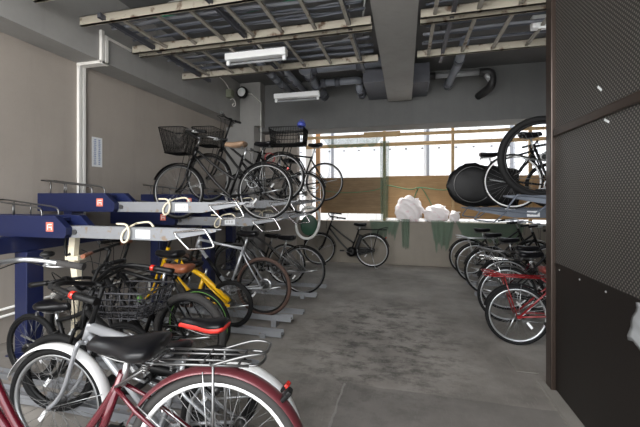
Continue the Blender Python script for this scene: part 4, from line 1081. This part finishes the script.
bag((0.64, 7.60, 0.92), (0.25, 0.14, 0.20), 8, 'middle sized white plastic bag beside the large one')
bag((1.0, 7.56, 0.92), (0.10, 0.09, 0.13), 12, 'smallest white plastic bag at the end by the covered bike')

def net(name, x0, x1, ztop, zbot, y, label, seed, ragged=0.1):
    rnd = random.Random(seed); nx, nz = 16, 12; vs = []
    ends = [zbot + rnd.uniform(-ragged, ragged) for _ in range(nx + 1)]
    for i in range(nx + 1):
        for j in range(nz + 1):
            t = j / nz
            x = x0 + (x1 - x0) * i / nx
            xm = (x0 + x1) / 2
            vs.append((x + (xm - x) * 0.25 * t, y - 0.02 + 0.018 * math.sin(i * 1.3 + t) - 0.01 * t, ztop + (ends[i] - ztop) * t))
    mb = MB().add(vs, [(i * (nz + 1) + j, (i + 1) * (nz + 1) + j, (i + 1) * (nz + 1) + j + 1, i * (nz + 1) + j + 1) for i in range(nx) for j in range(nz)])
    o = mb.build(name, M['net']); tag(o, label, 'net', 'green nets over the low rear wall'); return o
net('green_net', -0.08, 0.10, 0.98, 0.38, 7.44, 'narrow strip of green net hanging below the large white bag', 1, 0.05)
net('green_net', 0.52, 0.98, 0.96, 0.42, 7.44, 'ragged green net hanging below the smaller white bags', 2, 0.14)
net('green_net', -0.75, -0.10, 0.96, 0.62, 7.44, 'green net draped over the low wall behind the electric bike saddle', 3, 0.16)
net('green_net', -0.55, -0.34, 2.7, 0.95, 7.72, 'long green net hanging down the middle timber post', 4, 0.02)
net('green_net', 1.0, 2.3, 0.96, 0.55, 7.44, 'green net draped over the low wall behind the screen side bikes', 6, 0.1)
net('green_net', -1.9, -0.46, 2.84, 2.62, 7.78, 'green netting strip rolled along the top of the opening', 7, 0.05)
nc = empty('net_rope', (0.3, 7.78, 1.0)); tag(nc, 'thin green net cords slung across the tan plywood sheet', 'rope')
MB().tube(curve([(-0.7, 0, 0.72), (-0.2, 0, 0.62), (0.02, 0, 0.66), (0.5, 0, 0.6), (0.7, 0, 0.66)]), 0.008, 6).build('cord', M['gnet'], nc)
MB().tube(curve([(-0.25, 0, 0.05), (-0.12, 0, 0.40), (0.02, 0, 0.66), (0.2, 0, 0.40), (0.36, 0, 0.05)]), 0.008, 6).build('cord', M['gnet'], nc)
MB().tube(curve([(-2.3, 0.02, 0.62), (-1.7, 0.02, 0.55), (-1.0, 0.02, 0.60), (-0.7, 0.0, 0.72)]), 0.006, 6).build('cord', M['gnet'], nc)

hoop = empty('white_hoop', (-1.62, 5.62, 0.98)); tag(hoop, 'white hoop with green net inside hanging under the far upper trays', 'hoop')
hoop.rotation_euler = (0.1, 0.15, 0.25)
MB().tube(curve([(0.0, 0, 0.30), (0.14, 0, 0.24), (0.19, 0, 0.02), (0.13, 0, -0.18), (0.0, 0, -0.25), (-0.14, 0, -0.19), (-0.20, 0, 0.0), (-0.13, 0, 0.22)], 6, True), 0.024, 10, True).build('ring', M['wrubber'], hoop)
MB().ellipsoid((0.02, 0.0, -0.01), (0.145, 0.02, 0.18), 18, 10).build('net_filling', M['dgreen'], hoop)
MB().tube([(0, 0, 0.30), (0.02, 0.03, 0.42)], 0.006, 6).build('hanging_cord', M['plastic'], hoop)
# black cover over the far upper bike
cv = MB()
sec = []
nx = 22; rows = []
for i in range(nx + 1):
    t = i / nx; x = -0.37 + 1.0 * t
    q = max(0.0, 1 - ((min(x, 0.0)) / 0.37) ** 2) ** 0.5
    zt = 0.33 + (0.345 - 0.10 * max(0, x / 0.63)) * max(0.04, q)
    zb = 0.33 - 0.315 * max(0.04, q)
    hw = 0.03 + 0.05 * math.sin(min(1, t * 2) * PI / 2)
    row = []
    for k in range(14):
        a = 2 * PI * k / 14
        zc = (zt + zb) / 2; hz = (zt - zb) / 2
        w = 1 + 0.035 * math.sin(i * 1.3 + k * 2.1) + 0.03 * math.sin(i * 0.8 - k * 1.3)
        row.append((x + 0.006 * math.sin(k * 3 + i), hw * w * math.cos(a) * 1.2, zc + hz * w * math.copysign(abs(math.sin(a)) ** 0.7, math.sin(a))))
    rows += row
cv.add(rows, [(i * 14 + k, i * 14 + (k + 1) % 14, (i + 1) * 14 + (k + 1) % 14, (i + 1) * 14 + k) for i in range(nx) for k in range(14)])
for cb in [o for o in bpy.data.objects if o.name.startswith('bicycle') and 'wrapped in a black cover' in o.get('label', '')]:
    cvo = cv.build('cover', M['cover'], cb)
    MB().tube([(0.27 * math.cos(i * PI / 20), -0.088 - 0.004 * math.sin(i * 0.7), 0.345 + 0.27 * math.sin(i * PI / 20)) for i in range(6, 38)], 0.006, 6).build('rim_arc', M['steel'], cvo)  # grey arc laid on the cover, stands in for the wheel rim

bp_ = empty('blue_pouch', (-1.33, 4.31, 2.405)); tag(bp_, 'small blue pouch lying in the wire basket over the rear wheel', 'pouch')
MB().ellipsoid((0, 0, 0), (0.06, 0.07, 0.045), 14, 8).build('pouch_body', M['blueb'], bp_)
MB().tube(curve([(-0.05, 0, 0.03), (0, 0, 0.07), (0.05, 0, 0.03)]), 0.005, 6).build('loop', M['blueb'], bp_)
